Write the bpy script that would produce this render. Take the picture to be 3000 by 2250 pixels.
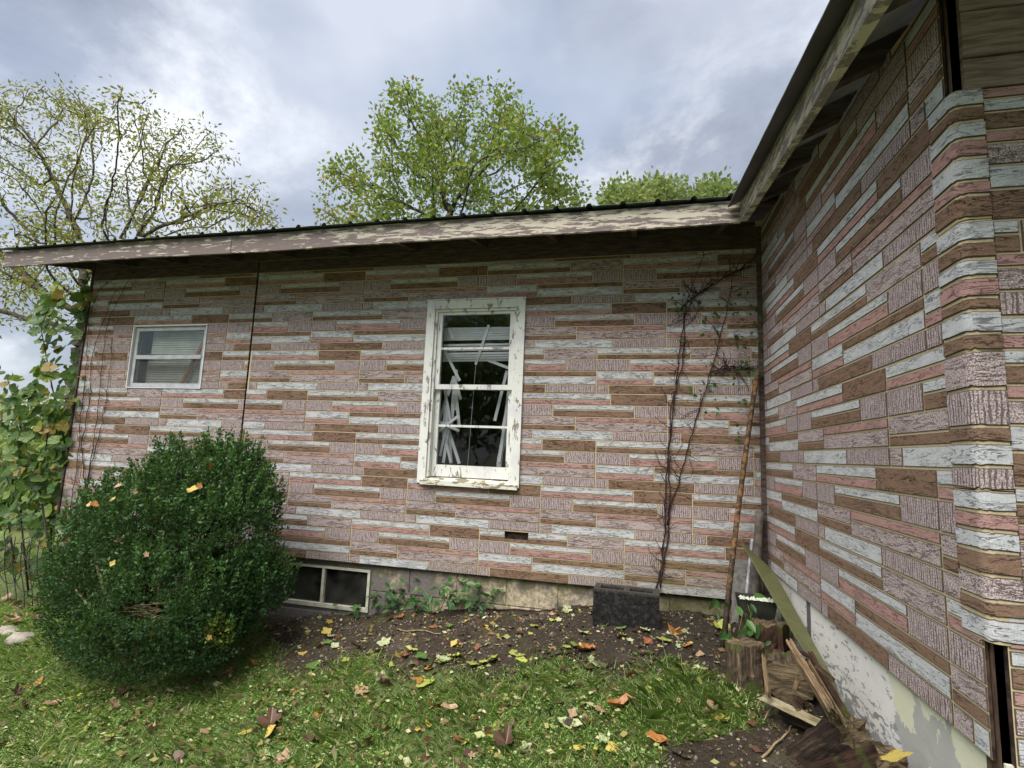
import bpy, math, random
import numpy as np
from mathutils import Vector, Matrix
random.seed(7)
RNG = np.random.default_rng(11)
S = bpy.context.scene
for o in list(bpy.data.objects):
    bpy.data.objects.remove(o)
COL = S.collection

# ------------------------------------------------------------------ camera
YAW, PITCH, ROLL, FPX = 0.2416, 0.1289, 0.0398, 1545.4
ZO = 2.4                                   # lifts the measured heights so that the lawn lies near zero
CAM = np.array([-0.8535, -4.0554, -0.8277 + ZO])
_f = np.array([-math.sin(YAW) * math.cos(PITCH), math.cos(YAW) * math.cos(PITCH), math.sin(PITCH)])
_r = np.array([math.cos(YAW), math.sin(YAW), 0.0])
_u = np.cross(_r, _f)
CR = math.cos(ROLL) * _r + math.sin(ROLL) * _u
CU = math.cos(ROLL) * _u - math.sin(ROLL) * _r
CF = _f
cam = bpy.data.cameras.new('camera')
cam.sensor_width = 36.0
cam.lens = FPX / 3000.0 * 36.0
cam.clip_start = 0.05
cam.clip_end = 2000
camo = bpy.data.objects.new('camera', cam)
COL.objects.link(camo)
camo.matrix_world = Matrix(((CR[0], CU[0], -CF[0], CAM[0]), (CR[1], CU[1], -CF[1], CAM[1]),
                            (CR[2], CU[2], -CF[2], CAM[2]), (0, 0, 0, 1)))
S.camera = camo
S.render.resolution_x, S.render.resolution_y = 1024, 768

# ------------------------------------------------------------------ sky, sun, exposure
CLX, CLY, CLZ = 2.2, 6.1, 4.0
SUN_EL, SUN_AZ = math.radians(56), math.radians(204)      # azimuth clockwise from +Y: behind the camera, to its left
W = bpy.data.worlds.new('World')
S.world = W
W.use_nodes = True
nt = W.node_tree
nt.nodes.clear()
N = nt.nodes.new
L = nt.links.new
wo = N('ShaderNodeOutputWorld')
bg = N('ShaderNodeBackground')
bg.inputs['Strength'].default_value = 0.093
sky = N('ShaderNodeTexSky')
sky.sky_type = 'NISHITA'
sky.sun_disc = False
sky.sun_elevation = SUN_EL
sky.sun_rotation = SUN_AZ
tc = N('ShaderNodeTexCoord')
mp = N('ShaderNodeMapping')
mp.inputs['Scale'].default_value = (1.0, 1.0, 1.5)
mp.inputs['Location'].default_value = (CLX, CLY, CLZ)
def sky_noise(scale, detail, rough, dist):
    q = N('ShaderNodeTexNoise')
    q.inputs['Scale'].default_value = scale
    q.inputs['Detail'].default_value = detail
    q.inputs['Roughness'].default_value = rough
    q.inputs['Distortion'].default_value = dist
    L(mp.outputs['Vector'], q.inputs['Vector'])
    return q.outputs['Fac']
def sky_ramp(f, stops):
    q = N('ShaderNodeValToRGB')
    el = q.color_ramp.elements
    el[0].position, el[0].color = stops[0][0], (*stops[0][1], 1)
    el[1].position, el[1].color = stops[-1][0], (*stops[-1][1], 1)
    for p_, c_ in stops[1:-1]:
        z_ = el.new(p_); z_.color = (*c_, 1)
    L(f, q.inputs['Fac'])
    return q.outputs['Color']
def sky_mix(f, a_, b_):
    q = N('ShaderNodeMix'); q.data_type = 'RGBA'
    for so_, v_ in ((q.inputs[0], f), (q.inputs[6], a_), (q.inputs[7], b_)):
        if hasattr(v_, 'node'): L(v_, so_)
        else: so_.default_value = v_
    return q.outputs[2]
L(tc.outputs['Generated'], mp.inputs['Vector'])
thin = sky_ramp(sky_noise(1.5, 5, 0.5, 0.05), [(0.34, (0.88, 1.10, 1.50)), (0.55, (1.34, 1.52, 1.86)), (0.68, (2.0, 2.1, 2.32))])      # thin bluish layer
thick = sky_ramp(sky_noise(2.6, 10, 0.6, 0.12), [(0.36, (0.80, 0.86, 1.03)), (0.48, (1.22, 1.30, 1.50)), (0.56, (2.2, 2.25, 2.38)), (0.66, (3.8, 3.8, 3.85))])   # lumpy grey cloud
cover = sky_ramp(sky_noise(1.15, 4, 0.5, 0.3), [(0.36, (0, 0, 0)), (0.54, (1, 1, 1))])
cl = sky_mix(cover, thin, thick)
L(sky_mix(0.9, sky.outputs['Color'], cl), bg.inputs['Color'])
L(bg.outputs[0], wo.inputs['Surface'])

sd = bpy.data.lights.new('sun', 'SUN')
sd.energy = 1.5
sd.angle = math.radians(48)
sd.color = (1.0, 0.945, 0.90)
so = bpy.data.objects.new('sun', sd)
COL.objects.link(so)
sv = Vector((math.sin(SUN_AZ) * math.cos(SUN_EL), math.cos(SUN_AZ) * math.cos(SUN_EL), math.sin(SUN_EL)))
so.rotation_euler = sv.to_track_quat('Z', 'Y').to_euler()
so.location = (-6, -10, 12)
S.view_settings.view_transform = 'Standard'
S.view_settings.look = 'None'
S.view_settings.exposure = 2.02
S.view_settings.gamma = 1
S.view_settings.use_curve_mapping = False

# ------------------------------------------------------------------ geometry helpers
def ray(px, py):
    return (px - 1500) / FPX * CR - (py - 1125) / FPX * CU + CF
def atY(px, py, Y):
    d = ray(px, py)
    return CAM + d * ((Y - CAM[1]) / d[1])
def atX(px, py, X):
    d = ray(px, py)
    return CAM + d * ((X - CAM[0]) / d[0])
def project(P):
    v = np.asarray(P) - CAM
    w = v @ CF
    return np.stack([1500 + FPX * (v @ CR) / w, 1125 - FPX * (v @ CU) / w], -1), w

def np_mesh(name, verts, faces, smooth=False, mat_idx=None, tint=None):
    verts = np.asarray(verts, dtype=np.float32).reshape(-1, 3)
    me = bpy.data.meshes.new(name)
    if isinstance(faces, np.ndarray):
        n, k = faces.shape
        me.vertices.add(len(verts))
        me.vertices.foreach_set('co', verts.ravel())
        me.loops.add(n * k)
        me.loops.foreach_set('vertex_index', faces.astype(np.int32).ravel())
        me.polygons.add(n)
        me.polygons.foreach_set('loop_start', np.arange(0, n * k, k, dtype=np.int32))
        me.polygons.foreach_set('loop_total', np.full(n, k, dtype=np.int32))
        me.update(calc_edges=True)
    else:
        me.from_pydata(verts.tolist(), [], [list(f) for f in faces])
        n = len(faces)
    if mat_idx is not None:
        me.polygons.foreach_set('material_index', np.asarray(mat_idx, dtype=np.int32))
    if smooth:
        me.polygons.foreach_set('use_smooth', np.ones(n, dtype=bool))
    if tint is not None:
        a = me.attributes.new('tint', 'FLOAT', 'FACE')
        a.data.foreach_set('value', np.asarray(tint, dtype=np.float32))
    me.validate()
    return me

def link(name, me, parent=None, mats=None):
    o = bpy.data.objects.new(name, me)
    COL.objects.link(o)
    if parent is not None:
        o.parent = parent
    if mats is not None:
        for m in (mats if isinstance(mats, (list, tuple)) else [mats]):
            me.materials.append(m)
    return o

def tag(o, label, cat, group=None, kind=None):
    o['label'] = label
    o['category'] = cat
    if group: o['group'] = group
    if kind: o['kind'] = kind
    return o

def thing(name, label, cat, loc=(0, 0, 0), group=None):
    o = bpy.data.objects.new(name, None)
    o.empty_display_size = 0.1
    COL.objects.link(o)
    o.location = loc
    return tag(o, label, cat, group)

class MB:
    """collects vertices and faces of ONE piece"""
    def __init__(s):
        s.v, s.f, s.m = [], [], []
    def add(s, v, f, m=0):
        b = len(s.v)
        s.v += [tuple(map(float, p)) for p in v]
        s.f += [[i + b for i in q] for q in f]
        s.m += [m] * len(f)
    def box(s, x0, x1, y0, y1, z0, z1, m=0):
        s.add([(x0, y0, z0), (x1, y0, z0), (x1, y1, z0), (x0, y1, z0), (x0, y0, z1), (x1, y0, z1), (x1, y1, z1), (x0, y1, z1)],
              [(0, 3, 2, 1), (4, 5, 6, 7), (0, 1, 5, 4), (1, 2, 6, 5), (2, 3, 7, 6), (3, 0, 4, 7)], m)
    def bar(s, a, b, w, h, up=(0, 0, 1), m=0):
        a, b, up = Vector(a), Vector(b), Vector(up)
        d = (b - a).normalized()
        r = d.cross(up)
        if r.length < 1e-4: r = d.cross(Vector((1, 0, 0)))
        r.normalize()
        u = r.cross(d)
        v = []
        for p in (a, b):
            for sx, sz in ((-1, -1), (1, -1), (1, 1), (-1, 1)):
                v.append(p + r * (w / 2 * sx) + u * (h / 2 * sz))
        s.add(v, [(0, 1, 2, 3), (7, 6, 5, 4), (0, 4, 5, 1), (1, 5, 6, 2), (2, 6, 7, 3), (3, 7, 4, 0)], m)
    def tube(s, pts, rad, n=6, m=0, cap=True):
        pts = [Vector(p) for p in pts]
        if not hasattr(rad, '__len__'): rad = [rad] * len(pts)
        b = len(s.v)
        prev = None
        for i, p in enumerate(pts):
            d = (pts[min(i + 1, len(pts) - 1)] - pts[max(i - 1, 0)]).normalized()
            if prev is None:
                prev = d.cross(Vector((0, 0, 1)) if abs(d.z) < 0.9 else Vector((1, 0, 0))).normalized()
            prev = (prev - d * prev.dot(d)).normalized()
            q = d.cross(prev)
            for k in range(n):
                a = 2 * math.pi * k / n
                s.v.append(tuple(p + (prev * math.cos(a) + q * math.sin(a)) * rad[i]))
        for i in range(len(pts) - 1):
            for k in range(n):
                s.f.append([b + i * n + k, b + i * n + (k + 1) % n, b + (i + 1) * n + (k + 1) % n, b + (i + 1) * n + k])
                s.m.append(m)
        if cap:
            s.f.append([b + k for k in range(n)][::-1]); s.m.append(m)
            s.f.append([b + (len(pts) - 1) * n + k for k in range(n)]); s.m.append(m)
    def build(s, name, mats, parent=None, smooth=False):
        me = np_mesh(name, s.v, s.f, smooth, s.m)
        return link(name, me, parent, mats)

# ------------------------------------------------------------------ materials
def new_mat(name):
    m = bpy.data.materials.new(name)
    m.use_nodes = True
    t = m.node_tree
    t.nodes.clear()
    return m, t
class G_:
    """tiny node-graph helper"""
    def __init__(s, name):
        s.mat, s.t = new_mat(name)
        s.out = s.t.nodes.new('ShaderNodeOutputMaterial')
    def n(s, typ, **kw):
        nd = s.t.nodes.new(typ)
        for k, v in kw.items():
            setattr(nd, k, v)
        return nd
    def l(s, a, b):
        s.t.links.new(a, b)
    def val(s, sock, x):
        if hasattr(x, 'node'): s.l(x, sock)
        else: sock.default_value = x
    def math(s, op, a, b=0.0, c=0.0, clamp=False):
        nd = s.n('ShaderNodeMath', operation=op, use_clamp=clamp)
        s.val(nd.inputs[0], a); s.val(nd.inputs[1], b); s.val(nd.inputs[2], c)
        return nd.outputs[0]
    def mix(s, f, a, b, blend='MIX'):
        nd = s.n('ShaderNodeMix', data_type='RGBA', blend_type=blend)
        s.val(nd.inputs[0], f)
        s.val(nd.inputs[6], a if hasattr(a, 'node') else (*a, 1))
        s.val(nd.inputs[7], b if hasattr(b, 'node') else (*b, 1))
        return nd.outputs[2]
    def pos(s):
        return s.n('ShaderNodeNewGeometry').outputs['Position']
    def obj(s):
        return s.n('ShaderNodeTexCoord').outputs['Object']
    def map(s, v, scale=(1, 1, 1), loc=(0, 0, 0), rot=(0, 0, 0)):
        nd = s.n('ShaderNodeMapping')
        s.l(v, nd.inputs['Vector'])
        nd.inputs['Scale'].default_value = scale
        nd.inputs['Location'].default_value = loc
        nd.inputs['Rotation'].default_value = rot
        return nd.outputs[0]
    def noise(s, v, scale=5, detail=3, rough=0.5, dist=0.0):
        nd = s.n('ShaderNodeTexNoise')
        s.l(v, nd.inputs['Vector'])
        nd.inputs['Scale'].default_value = scale
        nd.inputs['Detail'].default_value = detail
        nd.inputs['Roughness'].default_value = rough
        nd.inputs['Distortion'].default_value = dist
        return nd.outputs['Fac']
    def step(s, x, a, b):
        nd = s.n('ShaderNodeMapRange', interpolation_type='SMOOTHSTEP')
        s.val(nd.inputs[0], x)
        nd.inputs[1].default_value = a
        nd.inputs[2].default_value = b
        return nd.outputs[0]
    def xyz(s, v):
        nd = s.n('ShaderNodeSeparateXYZ')
        s.l(v, nd.inputs[0])
        return nd.outputs
    def attr(s, name):
        return s.n('ShaderNodeAttribute', attribute_name=name).outputs['Fac']
    def ramp(s, f, stops):
        nd = s.n('ShaderNodeValToRGB')
        el = nd.color_ramp.elements
        el[0].position, el[0].color = stops[0][0], (*stops[0][1], 1)
        el[1].position, el[1].color = stops[-1][0], (*stops[-1][1], 1)
        for p, c in stops[1:-1]:
            q = el.new(p); q.color = (*c, 1)
        s.l(f, nd.inputs[0])
        return nd.outputs[0]
    def bump(s, h, strength=0.4, dist=0.01):
        nd = s.n('ShaderNodeBump')
        nd.inputs['Strength'].default_value = strength
        nd.inputs['Distance'].default_value = dist
        s.l(h, nd.inputs['Height'])
        return nd.outputs[0]
    def done(s, col, rough=0.8, normal=None, spec=0.3, metal=0.0):
        p = s.n('ShaderNodeBsdfPrincipled')
        s.val(p.inputs['Base Color'], col if hasattr(col, 'node') else (*col, 1))
        s.val(p.inputs['Roughness'], rough)
        p.inputs['Specular IOR Level'].default_value = spec
        p.inputs['Metallic'].default_value = metal
        if normal is not None: s.l(normal, p.inputs['Normal'])
        s.l(p.outputs[0], s.out.inputs[0])
        return s.mat

def weather(g, P, col):
    """algae film low down by the inside corner and grime in blotches, on the siding itself"""
    o = g.xyz(P)
    nz = g.noise(P, 1.6, 5, 0.6)
    nx = g.step(g.math('ADD', o[0], g.math('MULTIPLY', nz, 1.6)), -1.35, 0.45)
    low = g.step(g.math('ADD', o[2], g.math('MULTIPLY', nz, -0.7)), 0.75, 0.05)
    fy = g.step(o[1], -1.2, -0.3)
    f = g.math('MULTIPLY', g.math('MULTIPLY', nx, low), fy)
    f2 = g.math('MULTIPLY', g.step(o[2], 0.85, 0.6), g.step(g.noise(P, 2.5, 4), 0.45, 0.7))
    f = g.math('MAXIMUM', f, g.math('MULTIPLY', f2, 0.5))
    col = g.mix(g.math('MULTIPLY', f, 0.5), col, (0.17, 0.15, 0.05))
    gr = g.step(g.noise(P, 2.1, 6, 0.65), 0.52, 0.75)
    return g.mix(g.math('MULTIPLY', gr, 0.3), col, (0.10, 0.085, 0.07))

def brick_mat(name, base, dark, light, kind):
    g = G_(name)
    P = g.pos()
    o = g.xyz(P)
    u = g.math('SUBTRACT', o[0], o[1])
    cv = g.n('ShaderNodeCombineXYZ')
    g.l(u, cv.inputs[0]); g.l(o[2], cv.inputs[2])
    uv = cv.outputs[0]
    gran = g.noise(uv, 210, 3, 0.85)
    blot = g.noise(P, 7, 4, 0.6)
    mott = g.noise(g.map(uv, (22, 1, 60)), 1.0, 4, 0.7)
    if kind == 'plain':
        col = g.mix(g.step(gran, 0.35, 0.68), dark_mix(base, 0.80), light)
        col = g.mix(g.math('MULTIPLY', blot, 0.35), col, base)
    else:
        col = g.mix(g.step(gran, 0.40, 0.60), dark, light)
        col = g.mix(g.math('MULTIPLY', g.step(blot, 0.3, 0.7), 0.35), col, base)
    col = g.mix(g.math('MULTIPLY', g.step(mott, .46, .72), .38), col, dark)
    hgt = g.math('MULTIPLY', g.math('ADD', gran, mott), 0.25)
    if kind in ('plain', 'rough'):
        st = g.noise(g.map(uv, (6.0, 1, 36)), 1.55, 3.5, 0.6, 1.3)
        line = g.step(g.math('ABSOLUTE', g.math('SUBTRACT', st, 0.5)), 0.030 if kind == 'plain' else 0.040, 0.006)
        msk = g.step(g.noise(g.map(uv, (5, 1, 18), (3.1, 0, 1.7)), 1.3, 2), 0.36, 0.50)
        line = g.math('MULTIPLY', line, msk)
        col = g.mix(g.math('MULTIPLY', line, 0.88), col, dark)
        hgt = g.math('SUBTRACT', hgt, g.math('MULTIPLY', line, 1.1))
    else:
        w = g.math('SINE', g.math('MULTIPLY_ADD', u, 480.0, g.math('MULTIPLY', g.noise(g.map(uv, (30, 1, 9)), 2.0, 3), 11.0)))
        line = g.math('MULTIPLY', g.step(w, 0.1, 0.9), g.step(g.noise(g.map(uv, (60, 1, 30)), 1.0, 3), 0.3, 0.5))
        col = g.mix(g.math('MULTIPLY', line, 0.78), col, dark)
        hgt = g.math('SUBTRACT', hgt, g.math('MULTIPLY', line, 0.9))
    col = weather(g, P, col)
    return g.done(col, 0.9, g.bump(hgt, 0.7, 0.004), 0.12)
def dark_mix(c, k):
    return tuple(x * k for x in c)

BM = {
    'white': brick_mat('siding_white', (0.52, 0.535, 0.545), (0.15, 0.15, 0.165), (0.66, 0.67, 0.675), 'plain'),
    'pink': brick_mat('siding_pink', (0.42, 0.245, 0.222), (0.12, 0.066, 0.06), (0.52, 0.33, 0.30), 'plain'),
    'brown': brick_mat('siding_brown', (0.215, 0.135, 0.092), (0.045, 0.028, 0.02), (0.31, 0.205, 0.145), 'plain'),
    'rough': brick_mat('siding_rough', (0.42, 0.335, 0.325), (0.115, 0.075, 0.075), (0.70, 0.605, 0.585), 'rough'),
    'comb': brick_mat('siding_comb', (0.42, 0.335, 0.325), (0.10, 0.063, 0.066), (0.71, 0.615, 0.60), 'comb'),
}
BT = list(BM)
def mat_edge():
    g = G_('siding_edge_line')
    return g.done(g.mix(g.noise(g.pos(), 90, 2), (0.05, 0.036, 0.028), (0.13, 0.10, 0.07)), 0.9)
M_EDGE = mat_edge()
def mat_mortar():
    g = G_('siding_joint')
    P = g.pos()
    c = g.mix(g.noise(P, 120, 2), (0.40, 0.315, 0.175), (0.68, 0.58, 0.38))
    return g.done(weather(g, P, c), 0.9)
M_MORTAR = mat_mortar()

def mat_simple(name, c0, c1, scale=20, rough=0.8, bump=0.0, spec=0.3, stretch=(1, 1, 1), local=False, detail=4, metal=0.0):
    g = G_(name)
    P = g.obj() if local else g.pos()
    nz = g.noise(g.map(P, stretch), scale, detail, 0.6)
    c = g.mix(g.step(nz, 0.3, 0.7), c0, c1)
    return g.done(c, rough, g.bump(nz, bump, 0.01) if bump else None, spec, metal)

def mat_peel(name, paint, wood0, wood1, lo, hi, stretch, wearx=None, scale=6, tints=None):
    """old paint flaking from grey weathered wood; lo..hi is how much paint is left"""
    g = G_(name)
    P = g.pos()
    nz = g.noise(g.map(P, stretch), scale, 9, 0.68, 0.4)
    if wearx:
        o = g.xyz(P)
        nz = g.math('ADD', nz, g.math('MULTIPLY', g.step(o[0], *wearx), 0.085))
    keep = g.step(nz, lo, hi)
    gn = g.noise(g.map(P, tuple(s * 5 for s in stretch)), scale * 2.0, 4, 0.6)
    wood = g.mix(gn, wood0, wood1)
    pn = g.noise(P, 30, 3)
    pc = g.mix(pn, dark_mix(paint, 0.86), paint)
    if tints:
        pc = g.mix(g.math('MULTIPLY', g.step(g.noise(P, 5, 4), 0.5, 0.68), 0.7), pc, tints)
    c = g.mix(keep, wood, pc)
    h = g.math('ADD', g.math('MULTIPLY', keep, 0.6), g.math('MULTIPLY', gn, 0.3))
    return g.done(c, 0.75, g.bump(h, 0.6, 0.004), 0.3)

M_FASCIA = mat_peel('fascia_paint', (0.58, 0.53, 0.42), (0.085, 0.068, 0.062), (0.27, 0.22, 0.20), 0.57, 0.582, (1.5, 1.5, 12), (-4.6, -1.6), 4.2)
M_FASCIA2 = mat_peel('fascia_paint_side', (0.62, 0.57, 0.46), (0.16, 0.13, 0.12), (0.36, 0.32, 0.29), 0.49, 0.51, (2.2, 2.2, 12), None, 3.6)
M_CASING = mat_peel('window_paint', (0.76, 0.77, 0.72), (0.16, 0.135, 0.12), (0.38, 0.33, 0.30), 0.40, 0.42, (9, 9, 3.0), None, 2.6, (0.60, 0.58, 0.62))
M_SILL = mat_peel('sill_paint', (0.72, 0.72, 0.62), (0.13, 0.115, 0.07), (0.36, 0.31, 0.20), 0.47, 0.49, (3, 3, 9), None, 3.2, (0.36, 0.33, 0.16))
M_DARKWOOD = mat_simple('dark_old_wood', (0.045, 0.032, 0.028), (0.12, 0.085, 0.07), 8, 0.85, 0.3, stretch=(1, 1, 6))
M_BAREWOOD = mat_simple('bare_wall_plank', (0.13, 0.095, 0.07), (0.30, 0.23, 0.175), 5, 0.85, 0.5, stretch=(2, 2, 22), detail=6)
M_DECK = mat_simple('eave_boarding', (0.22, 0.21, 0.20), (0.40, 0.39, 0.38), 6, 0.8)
M_METAL = mat_simple('roof_metal', (0.035, 0.05, 0.046), (0.06, 0.078, 0.07), 4, 0.42, spec=0.5)
M_ALU = mat_simple('aluminium_frame', (0.36, 0.375, 0.39), (0.50, 0.515, 0.53), 14, 0.42, spec=0.5)
M_ALUW = mat_simple('basement_frame_paint', (0.40, 0.40, 0.31), (0.58, 0.58, 0.47), 22, 0.6)
M_SLAT = mat_simple('blind_vinyl', (0.74, 0.76, 0.77), (0.84, 0.85, 0.86), 8, 0.5)
M_SLATG = mat_simple('blind_vinyl_grey', (0.52, 0.54, 0.46), (0.70, 0.71, 0.62), 6, 0.55)
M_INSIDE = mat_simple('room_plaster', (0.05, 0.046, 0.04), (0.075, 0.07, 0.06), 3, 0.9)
M_TARP = mat_simple('felt_gap', (0.014, 0.010, 0.008), (0.075, 0.045, 0.032), 30, 0.95, 0.5)
M_ORANGE = mat_simple('stained_stick', (0.30, 0.095, 0.03), (0.46, 0.17, 0.06), 10, 0.5, stretch=(1, 1, 3))
M_RUST = None

def mat_glass(name, tint, rough=0.02, film=0.0, refl=0.5):
    g = G_(name)
    fr = g.n('ShaderNodeFresnel'); fr.inputs['IOR'].default_value = 1.5
    tr = g.n('ShaderNodeBsdfTransparent'); tr.inputs['Color'].default_value = (*tint, 1)
    gl = g.n('ShaderNodeBsdfGlossy'); gl.inputs['Roughness'].default_value = rough
    gl.inputs['Color'].default_value = (0.95, 0.97, 1, 1)
    P = g.pos()
    b = g.bump(g.noise(P, 7, 2), 0.05, 0.02)
    g.l(b, gl.inputs['Normal'])
    ms = g.n('ShaderNodeMixShader')
    g.l(g.math('MULTIPLY', fr.outputs[0], refl), ms.inputs[0])
    g.l(tr.outputs[0], ms.inputs[1]); g.l(gl.outputs[0], ms.inputs[2])
    res = ms.outputs[0]
    if film:
        df = g.n('ShaderNodeBsdfDiffuse'); df.inputs['Color'].default_value = (0.33, 0.33, 0.31, 1)
        m2 = g.n('ShaderNodeMixShader')
        g.l(g.math('MULTIPLY', g.step(g.noise(P, 5, 5), 0.25, 0.75), film * 2), m2.inputs[0])
        g.l(res, m2.inputs[1]); g.l(df.outputs[0], m2.inputs[2])
        res = m2.outputs[0]
    g.l(res, g.out.inputs[0])
    return g.mat
M_GLASS = mat_glass('window_glass', (0.95, 0.96, 0.96), 0.02, 0.0, 0.72)
M_GLASSD = mat_glass('dusty_glass', (0.9, 0.92, 0.9), 0.03, 0.0, 0.12)
M_GLASSB = mat_glass('grimy_basement_glass', (0.55, 0.53, 0.48), 0.15, 0.06)
M_SCREEN = mat_glass('insect_screen', (0.74, 0.75, 0.74), 0.6, 0.04, 0.1)

def mat_block():
    g = G_('stained_foundation_block')
    P = g.pos()
    o = g.xyz(P)
    gn = g.noise(P, 60, 4, 0.7)
    mid = g.step(g.noise(P, 26, 5, .8), .36, .64)
    c = g.mix(g.math('MULTIPLY_ADD', mid, .7, g.math('MULTIPLY', gn, .3)), (0.15, 0.12, 0.07), (0.60, 0.53, 0.37))
    soot = g.step(g.math('ADD', g.noise(P, 4.2, 8, 0.72), g.math('MULTIPLY', g.step(o[0], -1.7, -3.0), 0.20)), 0.50, 0.66)
    c = g.mix(g.math('MULTIPLY', soot, 0.88), c, g.mix(gn, (0.045, 0.04, 0.045), (0.20, 0.18, 0.18)))
    moss = g.step(g.math('ADD', g.noise(P, 6, 4), g.math('MULTIPLY', g.step(o[2], 0.50, 0.64), 0.18)), 0.56, 0.70)
    c = g.mix(g.math('MULTIPLY', moss, 0.6), c, (0.10, 0.095, 0.03))
    wet = g.step(o[0], -0.95, -0.6)
    c = g.mix(g.math('MULTIPLY', wet, 0.75), c, g.mix(gn, (0.02, 0.02, 0.014), (0.12, 0.12, 0.03)))
    return g.done(c, 0.85, g.bump(gn, 0.7, 0.006))
M_BLOCK = mat_block()
def mat_parge():
    g = G_('flaking_white_parging')
    P = g.pos()
    o = g.xyz(P)
    n = g.noise(P, 5.5, 7, 0.66, 0.4)
    c = g.mix(g.noise(P, 14, 4), (0.66, 0.645, 0.60), (0.80, 0.79, 0.76))
    low = g.step(o[2], 0.80, 0.45)
    flake = g.step(g.math('ADD', g.noise(g.map(P, (1, 2.2, 6)), 5.0, 9, 0.72, 0.8), g.math('MULTIPLY', low, 0.17)), 0.585, 0.605)
    c = g.mix(flake, c, g.mix(g.noise(P, 40, 3), (0.21, 0.21, 0.21), (0.36, 0.36, 0.35)))
    near = g.step(g.math('ADD', o[1], g.math('MULTIPLY_ADD', o[2], -.35, g.math('MULTIPLY', n, 0.22))), -1.955, -1.965)
    c2 = g.mix(g.step(g.math('ADD', g.noise(P, 4, 5, 0.6), g.math('MULTIPLY', g.step(o[1], -1.95, -2.15), .12)), 0.56, 0.575), g.mix(g.noise(P, 9, 4), (0.34, 0.34, 0.32), (0.50, 0.50, 0.48)), (0.66, 0.66, 0.50))
    c = g.mix(near, c, c2)
    st = g.math('MULTIPLY', g.step(g.math('ABSOLUTE', g.math('ADD', o[1], g.math('MULTIPLY_ADD', n, 0.05, 0.83))), 0.040, 0.030), 1.0)
    c = g.mix(st, c, (0.12, 0.12, 0.12))
    alg = g.math('MULTIPLY', g.step(o[1], -0.95, -0.3), g.step(g.noise(P, 3, 4), 0.3, 0.6))
    c = g.mix(g.math('MULTIPLY', alg, 0.6), c, (0.22, 0.21, 0.10))
    wetb = g.step(g.math('ADD', o[2], g.math('MULTIPLY', n, -0.25)), 0.42, 0.33)
    c = g.mix(g.math('MULTIPLY', wetb, 0.7), c, (0.10, 0.10, 0.075))
    h = g.math('ADD', g.math('MULTIPLY', flake, -0.5), g.math('MULTIPLY', g.noise(P, 25, 4), 0.3))
    return g.done(c, 0.7, g.bump(h, 0.5, 0.006))
M_PARGE = mat_parge()

def mat_leaf(name, stops, rough=0.5, trans=0.35, spec=0.4):
    g = G_(name)
    c = g.ramp(g.attr('tint'), stops)
    p = g.n('ShaderNodeBsdfPrincipled')
    g.l(c, p.inputs['Base Color'])
    p.inputs['Roughness'].default_value = rough
    p.inputs['Specular IOR Level'].default_value = spec
    t = g.n('ShaderNodeBsdfTranslucent')
    g.l(g.mix(0.25, c, (0.35, 0.42, 0.02)), t.inputs['Color'])
    ms = g.n('ShaderNodeMixShader')
    ms.inputs[0].default_value = trans
    g.l(p.outputs[0], ms.inputs[1]); g.l(t.outputs[0], ms.inputs[2])
    g.l(ms.outputs[0], g.out.inputs[0])
    return g.mat
M_BOX = mat_leaf('boxwood_leaves', [(0, (0.016, 0.042, 0.017)), (0.5, (0.036, 0.090, 0.028)), (0.85, (0.085, 0.18, 0.045)), (1, (0.26, 0.28, 0.04))], 0.5, 0.2, 0.25)
M_WALNUT = mat_leaf('walnut_leaves', [(0, (0.12, 0.155, 0.03)), (0.5, (0.21, 0.225, 0.045)), (0.85, (0.32, 0.28, 0.055)), (1, (0.38, 0.25, 0.06))], 0.6, 0.55)
M_MAPLE = mat_leaf('maple_leaves', [(0, (0.09, 0.155, 0.03)), (0.5, (0.16, 0.25, 0.045)), (0.85, (0.28, 0.31, 0.06)), (1, (0.40, 0.22, 0.07))], 0.55, 0.55)
M_FARLEAF = mat_leaf('far_tree_leaves', [(0, (0.14, 0.21, 0.07)), (0.6, (0.22, 0.29, 0.09)), (1, (0.34, 0.36, 0.13))], 0.6, 0.45)
M_SAPLING = mat_leaf('sapling_leaves', [(0, (0.04, 0.10, 0.03)), (0.5, (0.10, 0.19, 0.045)), (0.88, (0.22, 0.28, 0.05)), (1, (0.32, 0.22, 0.05))], 0.45, 0.4)
M_IVY = mat_leaf('seedling_leaves', [(0, (0.02, 0.07, 0.018)), (0.6, (0.045, 0.14, 0.03)), (1, (0.12, 0.22, 0.05))], 0.4, 0.3)
M_GRASS = mat_leaf('grass_blades', [(0, (0.13, 0.25, 0.055)), (0.5, (0.29, 0.46, 0.12)), (0.85, (0.48, 0.58, 0.22)), (1, (0.68, 0.62, 0.40))], 0.55, 0.35)
M_BARK = mat_simple('tree_bark', (0.035, 0.028, 0.022), (0.10, 0.085, 0.065), 5, 0.9, 0.5, stretch=(3, 3, 1))
M_TWIG = mat_simple('bare_twig', (0.16, 0.115, 0.06), (0.32, 0.25, 0.15), 30, 0.85)
M_VINE = mat_simple('vine_stem', (0.018, 0.010, 0.009), (0.06, 0.028, 0.024), 60, 0.85)

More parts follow.
